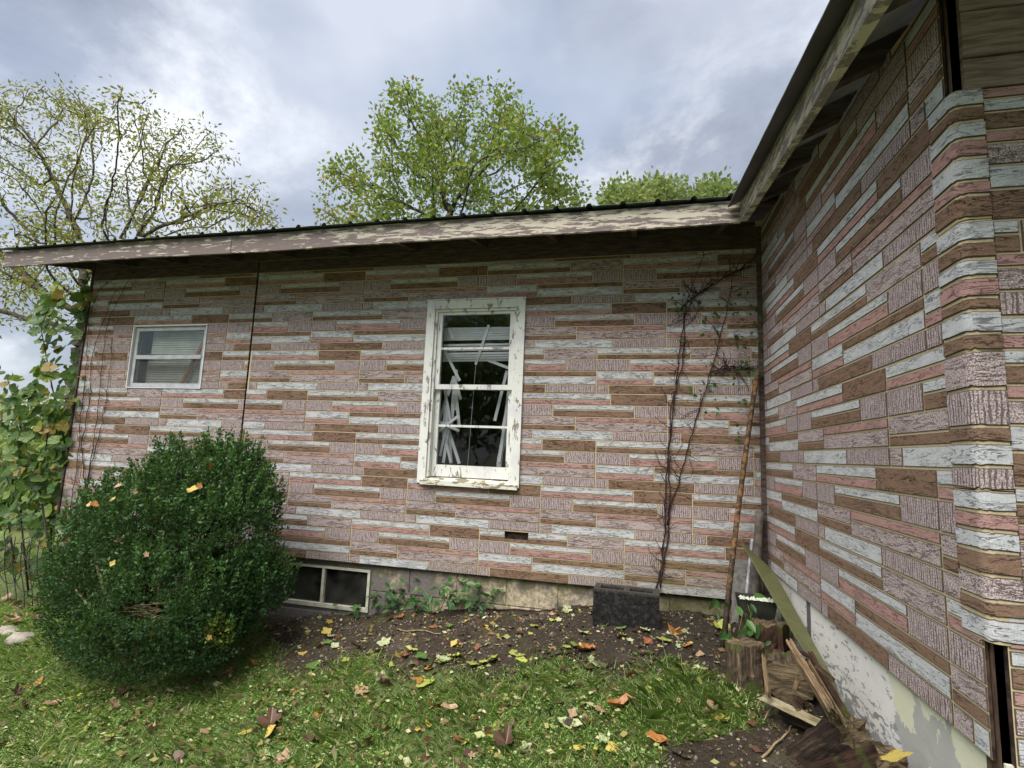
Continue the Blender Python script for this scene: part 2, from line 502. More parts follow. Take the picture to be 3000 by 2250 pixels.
# ------------------------------------------------------------------ ground
def G0(x, y):
    """height of the yard (measured frame, arrays or scalars)"""
    x = np.asarray(x, float); y = np.asarray(y, float)
    w = np.interp(x, [-40, -12, -9, -7, -5, -3.7, -3, -2.2, -1.3, 0], [-2.9, -2.62, -2.52, -2.46, -2.40, -2.27, -2.18, -2.05, -1.94, -1.88])
    d = np.interp(-y, [-40, 0, .3, .6, .95, 1.5, 3, 6], [-.2, 0, .03, .08, .22, .30, .36, .42])
    k = np.interp(x, [-2.2, -1, -.3, 0], [1, 1, .55, .3])
    hump = .018 * np.sin(x * 3.1 + 1) * np.sin(y * 4.3 + x) + .010 * np.sin(x * 9 + y * 7) + .006 * np.sin(x * 21 - y * 17)
    return w - d * k + hump
def Gz(x, y):
    return G0(x, y) + ZO
def onG(px, py):
    d = ray(px, py); d = d / np.linalg.norm(d)
    t = 1.0
    while t < 40:
        X = CAM + d * t
        if X[2] < Gz(X[0], X[1]): return X
        t += 0.01
    return X
def soil_mask(x, y):
    """1 on bare soil, 0 on grass"""
    e = -.80 + .06 * np.sin(x * 4.1) + .05 * np.sin(x * 9.7 + 2) + np.interp(x, [-4.2, -3.6, -3.2, -1, -.3, 0], [.75, .45, .02, 0, .05, .1])
    a = np.clip((y - e) / .26 + .5, 0, 1)
    b = np.clip(1.25 - np.hypot((x + .40) / .36, (y + 1.46) / .20), 0, 1)
    c = np.clip((x + .42) / .2, 0, 1) * np.clip((y + 2.4) / .3, 0, 1)
    r = np.maximum(np.maximum(a, np.clip(b * 3, 0, 1)), c)
    return np.where(x < -4.1, 0, r)

def make_ground():
    xs = np.unique(np.concatenate([np.linspace(-300, -12, 30), np.linspace(-12, -6.6, 40), np.linspace(-6.6, .8, 300), np.linspace(.8, 10, 12), np.linspace(10, 300, 16)]))
    ys = np.unique(np.concatenate([np.linspace(-120, -8, 14), np.linspace(-8, -2.4, 40), np.linspace(-2.4, .25, 150), np.linspace(.25, 12, 30), np.linspace(12, 400, 30)]))
    X, Y = np.meshgrid(xs, ys)
    Z = Gz(X, Y)
    near = (np.abs(X + 2.8) < 4.5) & (np.abs(Y + 1.1) < 1.6)
    sm = soil_mask(X, Y)
    Z = Z + np.where(near, (RNG.random(X.shape) - .5) * (.006 + .012 * sm), 0)
    v = np.stack([X, Y, Z], -1).reshape(-1, 3)
    n, m = X.shape
    i = np.arange((n - 1) * (m - 1))
    r, c = i // (m - 1), i % (m - 1)
    a = r * m + c
    f = np.stack([a, a + 1, a + m + 1, a + m], -1)
    me = np_mesh('ground', v, f, True)
    at = me.attributes.new('soil', 'FLOAT', 'POINT')
    at.data.foreach_set('value', sm.ravel().astype(np.float32))
    g = G_('yard_ground')
    P = g.pos()
    gn = g.step(g.noise(P, 55, 6, 0.8), .25, .75)
    br = g.noise(P, 3.5, 6, 0.7)
    soil = g.mix(gn, (0.013, 0.010, 0.006), (0.070, 0.051, 0.031))
    soil = g.mix(g.step(br, 0.52, 0.7), soil, g.mix(gn, (0.032, 0.025, 0.016), (0.16, 0.128, 0.088)))
    soil = g.mix(g.math('MULTIPLY', g.step(g.noise(P, 6, 5, .65), 0.52, 0.66), 0.6), soil, (0.055, 0.058, 0.014))
    peb = g.step(g.noise(P, 140, 2), 0.66, 0.72)
    soil = g.mix(g.math('MULTIPLY', peb, 0.6), soil, (0.36, 0.32, 0.26))
    wet = g.math('MULTIPLY', g.step(g.xyz(P)[0], -1.6, -.5), g.step(g.xyz(P)[1], -1.0, -.6))
    soil = g.mix(g.math('MULTIPLY', wet, .6), soil, (0.016, 0.013, 0.008))
    turf = g.mix(gn, (0.05, 0.068, 0.022), (0.15, 0.18, 0.06))
    far = g.step(g.xyz(P)[1], 0.5, 5.0)
    turf = g.mix(far, turf, g.mix(br, (0.13, 0.16, 0.05), (0.24, 0.26, 0.09)))
    c = g.mix(g.step(g.math('ADD', g.attr('soil'), g.math('MULTIPLY_ADD', g.noise(P, 14, 4), 0.6, -0.3)), 0.4, 0.6), turf, soil)
    h = g.math('ADD', g.math('MULTIPLY', gn, 0.7), g.math('MULTIPLY', peb, 0.5))
    mat = g.done(c, 0.72, g.bump(h, 0.8, 0.012), 0.35)
    o = link('ground', me, None, mat)
    o['kind'] = 'structure'
make_ground()

# ------------------------------------------------------------------ the house
HOUSE = thing('house', 'old single-storey house clad in pink, brown and white brick-pattern siding panels', 'house', (-3.0, 0, 0.4))
HOUSE_INV = HOUSE.matrix_basis.inverted()
def hpart(o, parent=None):
    """parent to the house (or one of its parts) keeping world coordinates"""
    o.parent = parent or HOUSE
    if parent is None:
        o.matrix_parent_inverse = Matrix.Translation(-HOUSE.location)
    return o

PH, PL = 0.3556, 1.1045                 # one siding panel
BB = [(0, .0893), (.0893, .1825), (.1825, .287), (.287, .3556)]
def panel(variant):
    a = variant == 'a'
    B = []
    def pair(u0, u1, band, top, bot, fr):
        t, b = BB[band]
        m = t + (b - t) * fr
        B.append((u0, u1, t, m, top)); B.append((u0, u1, m, b, bot))
    def blk(u0, u1, band, ty):
        B.append((u0, u1, BB[band][0], BB[band][1], ty))
    pair(0, .625, 0, 'white', 'pink' if a else 'brown', .54); blk(.625, 1, 0, 'brown' if a else 'rough')
    blk(0, .225, 1, 'comb'); pair(.225, .785, 1, 'white', 'brown' if a else 'pink', .43); blk(.785, 1, 1, 'comb')
    if a:
        pair(0, .385, 2, 'rough', 'brown', .62); pair(.385, 1, 2, 'pink', 'rough', .37)
        blk(0, .085, 3, 'rough'); blk(.085, .64, 3, 'white'); blk(.64, 1, 3, 'comb')
    else:
        pair(0, .385, 2, 'white', 'pink', .60); pair(.385, 1, 2, 'brown', 'white', .38)
        blk(0, .085, 3, 'comb'); blk(.085, .64, 3, 'brown'); blk(.64, 1, 3, 'comb')
    return B

def cut(rects, hole):
    hx0, hx1, hz0, hz1 = hole
    out = []
    for (x0, x1, z0, z1) in rects:
        if x1 <= hx0 or x0 >= hx1 or z1 <= hz0 or z0 >= hz1:
            out.append((x0, x1, z0, z1)); continue
        if x0 < hx0: out.append((x0, hx0, z0, z1))
        if x1 > hx1: out.append((hx1, x1, z0, z1))
        cx0, cx1 = max(x0, hx0), min(x1, hx1)
        if z0 < hz0: out.append((cx0, cx1, z0, hz0))
        if z1 > hz1: out.append((cx0, cx1, hz1, z1))
    return out

ZR = ZO                                                          # top line of row 0 on the long wall
OPEN_WIN = (-2.608, -1.762, ZO - 1.108, ZO + .412)
OPEN_SMALL = (-5.700, -4.826, ZO - .358, ZO + .262)
# seam positions: row -> list of (section start, section end, first seam, variants from the panel left of that seam on)
XL, XK, XW = -6.30, -4.335, -2.18
def sx(px, py): return float(atY(px, py, 0.0)[0])
ROWS_A = {
    -3: [(XL, XK, -5.1, 'abab'), (XK, 0, -3.85, 'ababab')],
    -2: [(XL, XK, sx(487, 830), 'ba'), (XK, XW, sx(1072, 794), 'aa'), (XW, 0, sx(1826, 758), 'ba')],
    -1: [(XL, XK, sx(394, 935), 'aab'), (XK, XW, sx(917, 913), 'bb'), (XW, 0, sx(1953, 888), 'ab')],
    0: [(XL, XK, -4.50 - PL * .12, 'ab'), (XK, XW, sx(1058, 1026), 'aa'), (XW, 0, sx(1749, 1021), 'bb')],
    1: [(XL, XK, sx(477, 1142), 'ba'), (XK, XW, sx(902, 1144), 'ab'), (XW, 0, sx(1955, 1155), 'ab')],
    2: [(XL, XK, sx(440, 1252), 'ab'), (XK, XW, sx(1044, 1266), 'ab'), (XW, 0, sx(1746, 1292), 'ab')],
    3: [(XL, XK, -5.0, 'ba'), (XK, 0, sx(850, 1381), 'baaab')],
    4: [(XL, XK, -5.5, 'ab'), (XK, 0, sx(1032, 1519), 'baba')],
}
BRICKS = []            # dict(wall, u0,u1,z0,z1,type,d)
def lay_row(wall, ztop, u0, u1, seam, variants, holes, rr, zmax=None, zmin=None):
    s = seam - PL
    k = 0
    while s > u0 - 1e-6: s -= PL; k -= 1
    while s < u1:
        v = variants[min(max(k, 0), len(variants) - 1)] if 0 <= k < len(variants) else ('ab'[(k + 7) % 2])
        dj = rr.uniform(0.0, .0025)
        for (a, b, t, bt, ty) in panel(v):
            x0, x1 = s + a * PL, s + b * PL
            z1, z0 = ztop - t, ztop - bt
            gx0 = .0042 if a == 0 else .0036
            g = .0035
            x0 += gx0; x1 -= g; z1 -= g + (.0012 if t == 0 else 0); z0 += g
            x0, x1 = max(x0, u0 + .002), min(x1, u1 - .002)
            if zmax is not None: z1 = min(z1, zmax((x0 + x1) / 2))
            if zmin is not None: z0 = max(z0, zmin)
            if x1 - x0 < .012 or z1 - z0 < .008: continue
            rs = [(x0, x1, z0, z1)]
            for h in holes: rs = cut(rs, h)
            for (p0, p1, q0, q1) in rs:
                if p1 - p0 < .012 or q1 - q0 < .008: continue
                BRICKS.append(dict(w=wall, u0=p0, u1=p1, z0=q0, z1=q1, t=ty, d=.0026 + dj * .6 + rr.uniform(0, .0008)))
        s += PL; k += 1

rr = random.Random(3)
HOLE = (-1.862, -1.678, ZO - 1.486, ZO - 1.430)                 # the torn hole below the window
HOLES_A = [OPEN_WIN, OPEN_SMALL, (XK - .008, XK + .008, -1, 9), HOLE,
           ]
for k, secs in ROWS_A.items():
    for j, (a, b, sm, vs) in enumerate(secs):
        lay_row('A', ZR - k * PH, a, b, sm, vs, HOLES_A, rr, zmax=lambda x: ZO + .738)
# wall at right, along y; s = -y
ZB = ZO - .8252
def sy(px, py): return float(-atX(px, py, 0.0)[1])
def zf(y):                                                        # underside of the side fascia
    return ZO + .717 - .138 * (abs(y) - .55)
UB1 = 2.325
ROWS_B = {
    -5: (.9, 'ab'), -4: (sy(2669, 365) - PL, 'aba'), -3: (sy(2396, 720), 'aa'),
    -2: (sy(2377, 950), 'abb'), -1: (sy(2336.5, 1171.5), 'baa'), 0: (sy(2393, 1359), 'baa'), 1: (sy(2402, 1575), 'aba'),
}
for k, (sm, vs) in ROWS_B.items():
    top = ZB - k * PH
    ue = 2.395 if k in (1, -4, -5) else UB1
    lay_row('B', top, .035, ue, sm, vs, [], rr, zmax=lambda s: zf(s) + .13)
# front wall C (x > 0, y = -2.43)
YC = -2.43
for k in range(-3, 2):
    lay_row('C', ZB - k * PH + (.05 if k < 1 else .01), .067 if k < 1 else .031, 1.3, .067 + (.62 if k % 2 else .3), 'abab', [], rr, zmax=lambda s: ZO + .232)
# corner panels bent round the outer corner: (top z, list of (height, type))
CORNERS = [
    (.237, [(.053, 'white'), (.045, 'brown'), (.052, 'white'), (.055, 'pink'), (.068, 'white'), (.042, 'pink'), (.068, 'brown')]),
    (-.150, [(.060, 'white'), (.050, 'brown'), (.050, 'white'), (.056, 'pink'), (.036, 'brown'), (.062, 'white'), (.050, 'brown')]),
    (-.512, [(.100, 'rough'), (.100, 'comb'), (.042, 'brown'), (.062, 'white'), (.062, 'comb')]),
    (-.875, [(.056, 'white'), (.046, 'pink'), (.052, 'white'), (.058, 'brown'), (.062, 'rough'), (.040, 'brown'), (.062, 'white')]),
]

def core_piece(name, cells, y0, y1, mat, parent=None):
    mb = MB()
    for (x0, x1, z0, z1) in cells: mb.box(x0, x1, y0, y1, z0, z1)
    mb.m = [0 if i % 6 == 2 else 1 for i in range(len(mb.f))]
    return hpart(mb.build(name, [mat, M_TARP]), parent)
def cells_around(x0, x1, z0, z1, holes):
    rs = [(x0, x1, z0, z1)]
    for h in holes: rs = cut(rs, h)
    return rs
ZSA = ZO - 1.778                         # bottom of siding, long wall
ZSB = ZO - 1.536
WALL_A = core_piece('wall', cells_around(XL, .12, ZSA + .002, ZO + .955, [OPEN_WIN, OPEN_SMALL, (XK - .008, XK + .008, -1, 9), HOLE]), 0, .010, M_MORTAR)
mbw2 = MB()
for c in cells_around(XL + .01, .11, ZSA + .004, ZO + .953, [OPEN_WIN, OPEN_SMALL]): mbw2.box(c[0], c[1], .030, .16, c[2], c[3])
hpart(mbw2.build('sheathing', M_TARP))
# wall B core, sloped top under the eave
yb = -2.394
mb = MB()
mb.add([(0, -.002, ZSB), (0, yb, ZSB), (0, yb, zf(yb) + .14), (0, -.002, zf(.002) + .14), (.008, -.002, ZSB), (.008, yb, ZSB), (.008, yb, zf(yb) + .14), (.008, -.002, zf(.002) + .14)],
       [(0, 3, 2, 1), (4, 5, 6, 7), (0, 1, 5, 4), (1, 2, 6, 5), (2, 3, 7, 6), (3, 0, 4, 7)])
mb.m = [0, 1, 1, 1, 1, 1]
WALL_B = hpart(mb.build('wall', [M_MORTAR, M_TARP]))
mb = MB(); mb.box(.030, 1.35, YC, YC + .018, ZSB - .02, ZO + .235)
mb.m = [0 if i == 2 else 1 for i in range(6)]
WALL_C = hpart(mb.build('wall', [M_MORTAR, M_TARP]))
mb = MB()                                                        # dark felt and framing behind the open corner joint
mb.box(.012, .5, YC + .02, YC + .085, ZO - 2.2, ZO + .70)
mb.box(.012, .06, -2.41, YC + .021, ZO - 2.2, ZO + .70)
mb.box(.0125, .09, -2.409, -.003, ZSB + .01, ZO + .50)
hpart(mb.build('corner_post', mat_simple('stained_stud', (.035, .022, .015), (.15, .095, .06), 9, .9, .4, stretch=(4, 4, 1))))
for i, (z0, z1) in enumerate(((.243, .335), (.341, .482), (.488, .66), (.666, .82))):   # bare planks above the siding
    mb = MB(); mb.box(.034, 1.35, YC + .004 - .003 * (i % 2), YC + .019, ZO + z0, ZO + z1)
    hpart(mb.build('plank', M_BAREWOOD))
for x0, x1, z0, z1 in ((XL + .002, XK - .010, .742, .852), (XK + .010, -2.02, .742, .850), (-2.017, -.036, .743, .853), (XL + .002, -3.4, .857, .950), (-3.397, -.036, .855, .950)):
    mb = MB(); mb.box(x0, x1, -.006 - .001 * rr.random(), -.0005, ZO + z0, ZO + z1); hpart(mb.build('eave_shade_strip', M_DARKWOOD))      # dark strips in place of dim siding: eave shade put into colour
mb = MB(); mb.box(-.034, -.001, -.030, -.009, ZSA + .05, ZO + .90); hpart(mb.build('corner_trim', M_DARKWOOD))
mb = MB(); mb.box(XL - .022, XL - .002, -.016, .10, ZSA + .02, ZO + .93); hpart(mb.build('corner_board', M_DARKWOOD))

# ---- bricks
def brick_mesh(w, h, d, ty):
    c = .0018
    x, z = w / 2, h / 2
    v = [(-x, 0, -z), (x, 0, -z), (x, 0, z), (-x, 0, z),
         (-x, -(d - .0012), -z), (x, -(d - .0012), -z), (x, -(d - .0012), z), (-x, -(d - .0012), z),
         (-x + c, -d, -z + c), (x - c, -d, -z + c), (x - c, -d, z - c), (-x + c, -d, z - c)]
    f = [(8, 9, 10, 11), (4, 5, 9, 8), (5, 6, 10, 9), (6, 7, 11, 10), (7, 4, 8, 11),
         (0, 1, 5, 4), (1, 2, 6, 5), (2, 3, 7, 6), (3, 0, 4, 7)]
    return v, f, [0, 1, 1, 1, 1, 1, 1, 1, 1]
def wpt(w, u, z, d=0.0):
    if w == 'A': return (u, -d, z)
    if w == 'B': return (-d, -u, z)
    return (u, YC - d, z)
def area_px(b):
    P = np.array([wpt(b['w'], u, z) for u, z in ((b['u0'], b['z0']), (b['u1'], b['z0']), (b['u1'], b['z1']), (b['u0'], b['z1']))])
    q, w = project(P)
    if (w < .1).any(): return 0
    q[:, 0] = np.clip(q[:, 0], 0, 3000); q[:, 1] = np.clip(q[:, 1], 0, 2250)
    x, y = q[:, 0], q[:, 1]
    a = abs(np.dot(x, np.roll(y, 1)) - np.dot(y, np.roll(x, 1))) / 2
    if b['w'] == 'A' and b['u1'] < -3.75 and b['z1'] < ZO - .55: a *= .02        # behind the bush
    return a
BRICKS.sort(key=area_px, reverse=True)
NB = 268
cache = {}
WALLS = {'A': WALL_A, 'B': WALL_B, 'C': WALL_C}
ROTZ = {'A': 0.0, 'B': -math.pi / 2, 'C': 0.0}
for b in BRICKS[:NB]:
    w, h, d = round(b['u1'] - b['u0'], 3), round(b['z1'] - b['z0'], 4), round(b['d'], 4)
    key = (w, h, d, b['t'])
    if key not in cache:
        v, f, mi = brick_mesh(w, h, d, b['t'])
        me = np_mesh('brick', v, f, False, mi)
        me.materials.append(BM[b['t']]); me.materials.append(M_EDGE)
        cache[key] = me
    o = bpy.data.objects.new('brick', cache[key])
    COL.objects.link(o)
    o.parent = WALLS[b['w']]
    o.matrix_parent_inverse = Matrix.Identity(4)
    o.location = wpt(b['w'], (b['u0'] + b['u1']) / 2, (b['z0'] + b['z1']) / 2)
    o.rotation_euler = (0, 0, ROTZ[b['w']])
mv, mf, mm = [], [], []
for b in BRICKS[NB:]:
    v, f, mi = brick_mesh(b['u1'] - b['u0'], b['z1'] - b['z0'], b['d'], b['t'])
    cu, cz = (b['u0'] + b['u1']) / 2, (b['z0'] + b['z1']) / 2
    base = len(mv)
    mv += [wpt(b['w'], cu + p[0], cz + p[2], -p[1]) for p in v]
    mf += [[i + base for i in q] for q in f]
    mm += [BT.index(b['t']) if k == 0 else len(BT) for k in mi]
o = hpart(link('brick_facing', np_mesh('brick_facing', mv, mf, False, mm), None, [BM[t] for t in BT] + [M_EDGE]))
o['kind'] = 'stuff'

# corner panels: bent strips, each band a brick of its own
def corner_profile(off):
    r = .019
    pts = [(0 - off, -2.318)]
    pts.append((-off, YC + r))
    for k in range(1, 6):
        a = math.pi / 2 * k / 6
        pts.append((r - (r + off) * math.cos(a), YC + r - (r + off) * math.sin(a)))
    pts.append((r, YC - off)); pts.append((.067, YC - off))
    return pts
rc = random.Random(5)
for ztop, bands in CORNERS:
    H = sum(h for h, _ in bands)
    mb = MB()
    z1, z0 = ZO + ztop, ZO + ztop - H
    p0, p1 = corner_profile(.0045), corner_profile(.001)
    n = len(p0)
    mb.add([(x, y, z0) for x, y in p0] + [(x, y, z1) for x, y in p0] + [(x, y, z0) for x, y in p1] + [(x, y, z1) for x, y in p1],
           [(i, i + 1, n + i + 1, n + i) for i in range(n - 1)] + [(2 * n + i, i, n + i, 3 * n + i) for i in (0, n - 1)] +
           [(n + i, n + i + 1, 3 * n + i + 1, 3 * n + i) for i in range(n - 1)] + [(i + 1, i, 2 * n + i, 2 * n + i + 1) for i in range(n - 1)])
    cp = hpart(mb.build('corner_panel', M_MORTAR))
    z = z1
    for j, (h, ty) in enumerate(bands):
        a, b = z - .0035, z - h + .0035
        off = .0085 + rc.uniform(0, .0015)
        c = .0026
        pa, pb = corner_profile(off), corner_profile(off - .0022)
        pz = corner_profile(.0046)
        mb = MB()
        ja = [rc.uniform(-.0022, .0012) for _ in pa]; jb = [rc.uniform(-.0012, .0026 if j < len(bands) - 1 else .006) for _ in pa]
        V = [(x, y, b + c + jb[i]) for i, (x, y) in enumerate(pa)] + [(x, y, a - c + ja[i]) for i, (x, y) in enumerate(pa)] + [(x, y, b + jb[i]) for i, (x, y) in enumerate(pb)] + [(x, y, a + ja[i]) for i, (x, y) in enumerate(pb)] + [(x, y, b + jb[i]) for i, (x, y) in enumerate(pz)] + [(x, y, a + ja[i]) for i, (x, y) in enumerate(pz)]
        mb.add(V, [(i, i + 1, n + i + 1, n + i) for i in range(n - 1)], 0)
        mb.add(V, [(n + i, n + i + 1, 3 * n + i + 1, 3 * n + i) for i in range(n - 1)] + [(2 * n + i, 2 * n + i + 1, i + 1, i) for i in range(n - 1)] +
               [(3 * n + i, 3 * n + i + 1, 5 * n + i + 1, 5 * n + i) for i in range(n - 1)] + [(4 * n + i, 4 * n + i + 1, 2 * n + i + 1, 2 * n + i) for i in range(n - 1)] +
               [(4 * n, 2 * n, 3 * n, 5 * n), (5 * n + n - 1, 3 * n + n - 1, 2 * n + n - 1, 4 * n + n - 1)], 1)
        o = mb.build('brick', [BM[ty], M_EDGE])
        o.parent = cp
        o.matrix_parent_inverse = Matrix.Identity(4)
        z -= h

# ---- foundations
FZ0 = ZO - 2.75
mb = MB()
BWIN = (-3.790, -2.985, ZO - 2.165, ZO - 1.825)
for c in cells_around(XL + .03, .12, FZ0, ZSA, [BWIN]): mb.box(c[0], c[1], .045, .20, c[2], c[3])
M_BJOINT = M_BLOCK
FND = hpart(mb.build('foundation_wall', M_BJOINT))
rf = random.Random(9)
for row in range(4):
    z1 = ZSA - .012 - row * .203; z0 = z1 - .195
    x = -2.235 - .4 * 11 + (.2 if row % 2 else 0)
    while x < .1:
        for (a, b, c0, c1) in cut([(max(x, XL + .035), min(x + .392, .10), z0, z1)], (BWIN[0] - .02, BWIN[1] + .02, BWIN[2] - .02, BWIN[3] + .02)):
            if b - a > .02 and c1 - c0 > .02:
                mb = MB(); d = .036 + rf.uniform(0, .003)
                e_ = .004
                mb.add([(a, .045, c0), (b, .045, c0), (b, .045, c1), (a, .045, c1), (a + e_, d, c0 + e_), (b - e_, d, c0 + e_), (b - e_, d, c1 - e_), (a + e_, d, c1 - e_)],
                       [(4, 5, 6, 7), (0, 1, 5, 4), (1, 2, 6, 5), (2, 3, 7, 6), (3, 0, 4, 7)])
                o = mb.build('concrete_block', M_BLOCK); o.parent = FND; o.matrix_parent_inverse = Matrix.Identity(4)
        x += .4
mb = MB(); mb.box(.014, .20, -2.42, .02, FZ0, ZSB + .004); hpart(mb.build('foundation_wall', M_PARGE))
mb = MB(); mb.box(.2, 1.3, YC + .02, YC + .2, FZ0, ZSB); hpart(mb.build('foundation_wall', M_PARGE))

# ---- eaves, fascia, rafters, roofs
OA, OBX = .55, .228
ZFB, ZFT = ZO + .717, ZO + .866
xj = [-6.69, float(atY(680, 690, -OA)[0]), float(atY(1080, 680, -OA)[0]), -OBX]
for i in range(3):
    mb = MB()
    dy = (.0, .003, -.001)[i]
    dz = (.0, .002, -.003)[i]
    n = 8
    for k in range(n):
        a = xj[i] + (xj[i + 1] - xj[i]) * k / n + (.0015 if k == 0 else 0)
        b = xj[i] + (xj[i + 1] - xj[i]) * (k + 1) / n - (.0015 if k == n - 1 else 0)
        s0, s1 = [.006 * math.sin(2.2 * q + .6) for q in (a, b)]
        mb.add([(a, -OA + dy, ZFB + dz + s0), (b, -OA + dy, ZFB + dz + s1), (b, -OA + dy, ZFT + dz + s1), (a, -OA + dy, ZFT + dz + s0),
                (a, -OA + .024, ZFB + dz + s0), (b, -OA + .024, ZFB + dz + s1), (b, -OA + .024, ZFT + dz + s1), (a, -OA + .024, ZFT + dz + s0)],
               [(0, 1, 2, 3), (5, 4, 7, 6), (1, 0, 4, 5), (3, 2, 6, 7)] + ([(0, 3, 7, 4)] if k == 0 else []) + ([(2, 1, 5, 6)] if k == n - 1 else []))
    hpart(mb.build('fascia_board', M_FASCIA))
YN = -3.25
mb = MB()
FH = .108
def side_fascia_pt(x, y, top): return (x, y, zf(y) + (FH if top else 0))
n = 10
for k in range(n):
    a = -OA + .0005 + (YN + OA) * k / n; b = -OA + .0005 + (YN + OA) * (k + 1) / n
    q0, q1 = [.004 * math.sin(3 * t) for t in (a, b)]
    x0, x1 = -OBX - .002, -OBX + .036
    mb.add([(x0 + q0, a, zf(a)), (x0 + q1, b, zf(b)), (x0 + q1, b, zf(b) + FH), (x0 + q0, a, zf(a) + FH + (.04 if k == 0 else 0)),
            (x1, a, zf(a)), (x1, b, zf(b)), (x1, b, zf(b) + FH), (x1, a, zf(a) + FH + (.04 if k == 0 else 0))],
           [(0, 3, 2, 1), (4, 5, 6, 7), (0, 1, 5, 4), (3, 7, 6, 2)] + ([(0, 4, 7, 3)] if k == 0 else []) + ([(1, 2, 6, 5)] if k == n - 1 else []))
hpart(mb.build('fascia_board', M_FASCIA2))
# long-wall eave: rafters and boarding
SLA = .24
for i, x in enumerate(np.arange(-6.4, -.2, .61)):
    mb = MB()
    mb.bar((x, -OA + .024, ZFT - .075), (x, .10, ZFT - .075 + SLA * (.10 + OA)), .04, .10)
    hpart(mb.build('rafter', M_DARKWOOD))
mb = MB()
def slope_slab(mb, x0, x1, y0, y1, zb, sl, th, m=0):
    z0, z1 = zb, zb + sl * (y1 - y0)
    mb.add([(x0, y0, z0), (x1, y0, z0), (x1, y1, z1), (x0, y1, z1), (x0, y0, z0 + th), (x1, y0, z0 + th), (x1, y1, z1 + th), (x0, y1, z1 + th)],
           [(0, 3, 2, 1), (4, 5, 6, 7), (0, 1, 5, 4), (1, 2, 6, 5), (2, 3, 7, 6), (3, 0, 4, 7)], m)
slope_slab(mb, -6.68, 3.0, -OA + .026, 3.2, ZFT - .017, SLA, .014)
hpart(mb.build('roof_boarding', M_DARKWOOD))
# ribbed metal sheet
def ribbed(name, x0, x1, y0, y1, z0, sl):
    xs, hs = [], []
    x = x0
    while x < x1:
        for dx, h in ((0, 0), (.012, .019), (.024, .022), (.036, .019), (.048, 0), (.115, .003), (.13, .003)):
            xs.append(x + dx); hs.append(h)
        x += .229
    xs = np.array(xs); hs = np.array(hs)
    keep = xs <= x1
    xs, hs = xs[keep], hs[keep]
    n = len(xs)
    V = np.concatenate([np.stack([xs, np.full(n, yy), z0 + sl * (yy - y0) + hs + t], -1) for yy, t in ((y0, 0), (y1, 0), (y0, .0025), (y1, .0025))])
    i = np.arange(n - 1)
    F = np.concatenate([np.stack([i + n, i + n + 1, i + 1, i], -1), np.stack([2 * n + i, 2 * n + i + 1, 3 * n + i + 1, 3 * n + i], -1), np.stack([i, i + 1, 2 * n + i + 1, 2 * n + i], -1)])
    me = np_mesh(name, V, F)
    return hpart(link(name, me, None, M_METAL))
ribbed('metal_roof', -6.73, 3.0, -OA - .045, 3.3, ZFT + .006, SLA)
# shorter roof over the projecting part: sheet edge overhangs the sloping side fascia
SLB = .45
def zdeck(x, y): return zf(y) + FH + .004 + SLB * (x + OBX)
ys = [-.57]
while ys[-1] > YN - .06: ys.append(ys[-1] - .229)
prof = []
for y in ys:
    for dy, h in ((0, 0), (.048, .001), (.115, .002)):
        prof.append((y - dy, h))
V, F = [], []
n = len(prof)
for x, t in ((-OBX - .085, 0), (2.2, 0), (-OBX - .085, .006), (2.2, .006)):
    V += [(x, y, zdeck(x, y) + .02 + h + t) for y, h in prof]
for i in range(n - 1):
    F += [(i, i + 1, n + i + 1, n + i), (2 * n + i + 1, 2 * n + i, 3 * n + i, 3 * n + i + 1), (i + 1, i, 2 * n + i, 2 * n + i + 1)]
hpart(link('metal_roof', np_mesh('metal_roof', V, F), None, mat_simple('grey_roof_metal', (.085, .08, .088), (.12, .112, .12), 5, .5)))
mb = MB()
mb.add([(x, y, zdeck(x, y) + t) for t in (.002, .014) for x, y in ((-OBX, -.565), (2.2, -.565), (2.2, YN), (-OBX, YN))],
       [(0, 1, 2, 3), (7, 6, 5, 4), (0, 4, 5, 1), (1, 5, 6, 2), (2, 6, 7, 3), (3, 7, 4, 0)])
hpart(mb.build('roof_boarding', M_DECK))
for y in np.arange(-.78, -3.2, -.42):
    mb = MB()
    mb.bar((-OBX + .036, y, zdeck(-OBX + .036, y) - .045), (.09, y, zdeck(.09, y) - .045), .045, .088)
    hpart(mb.build('rafter', M_DARKWOOD))

# ---- tall window
def frame_rect(mb, x0, x1, z0, z1, w, y0, y1, wt=None, wb=None):
    wt = wt or w; wb = wb or w
    mb.box(x0, x0 + w, y0, y1, z0, z1)
    mb.box(x1 - w, x1, y0, y1, z0, z1)
    mb.box(x0 + w, x1 - w, y0 + .001, y1, z1 - wt, z1)
    mb.box(x0 + w, x1 - w, y0 + .001, y1, z0, z0 + wb)
wx0, wx1, wz0, wz1 = OPEN_WIN
WIN = bpy.data.objects.new('window', None); COL.objects.link(WIN); hpart(WIN)
def wpart(mb, name, mat, par):
    o = mb.build(name, mat); o.parent = par; o.matrix_parent_inverse = Matrix.Identity(4)
    return o
cw = .070
for nm, (a, b, c, d) in {'l': (wx0, wx0 + cw, wz0 + .01, wz1), 'r': (wx1 - cw, wx1, wz0 + .01, wz1), 't': (wx0 + cw + .001, wx1 - cw - .001, wz1 - .070, wz1 - .002)}.items():
    mb = MB(); mb.box(a, b, -.024, .06, c, d); wpart(mb, 'casing_board', M_CASING, WIN)
mb = MB(); mb.box(wx0 - .004, wx1 + .004, -.030, .0, wz1 + .001, wz1 + .010); wpart(mb, 'drip_cap', M_CASING, WIN)
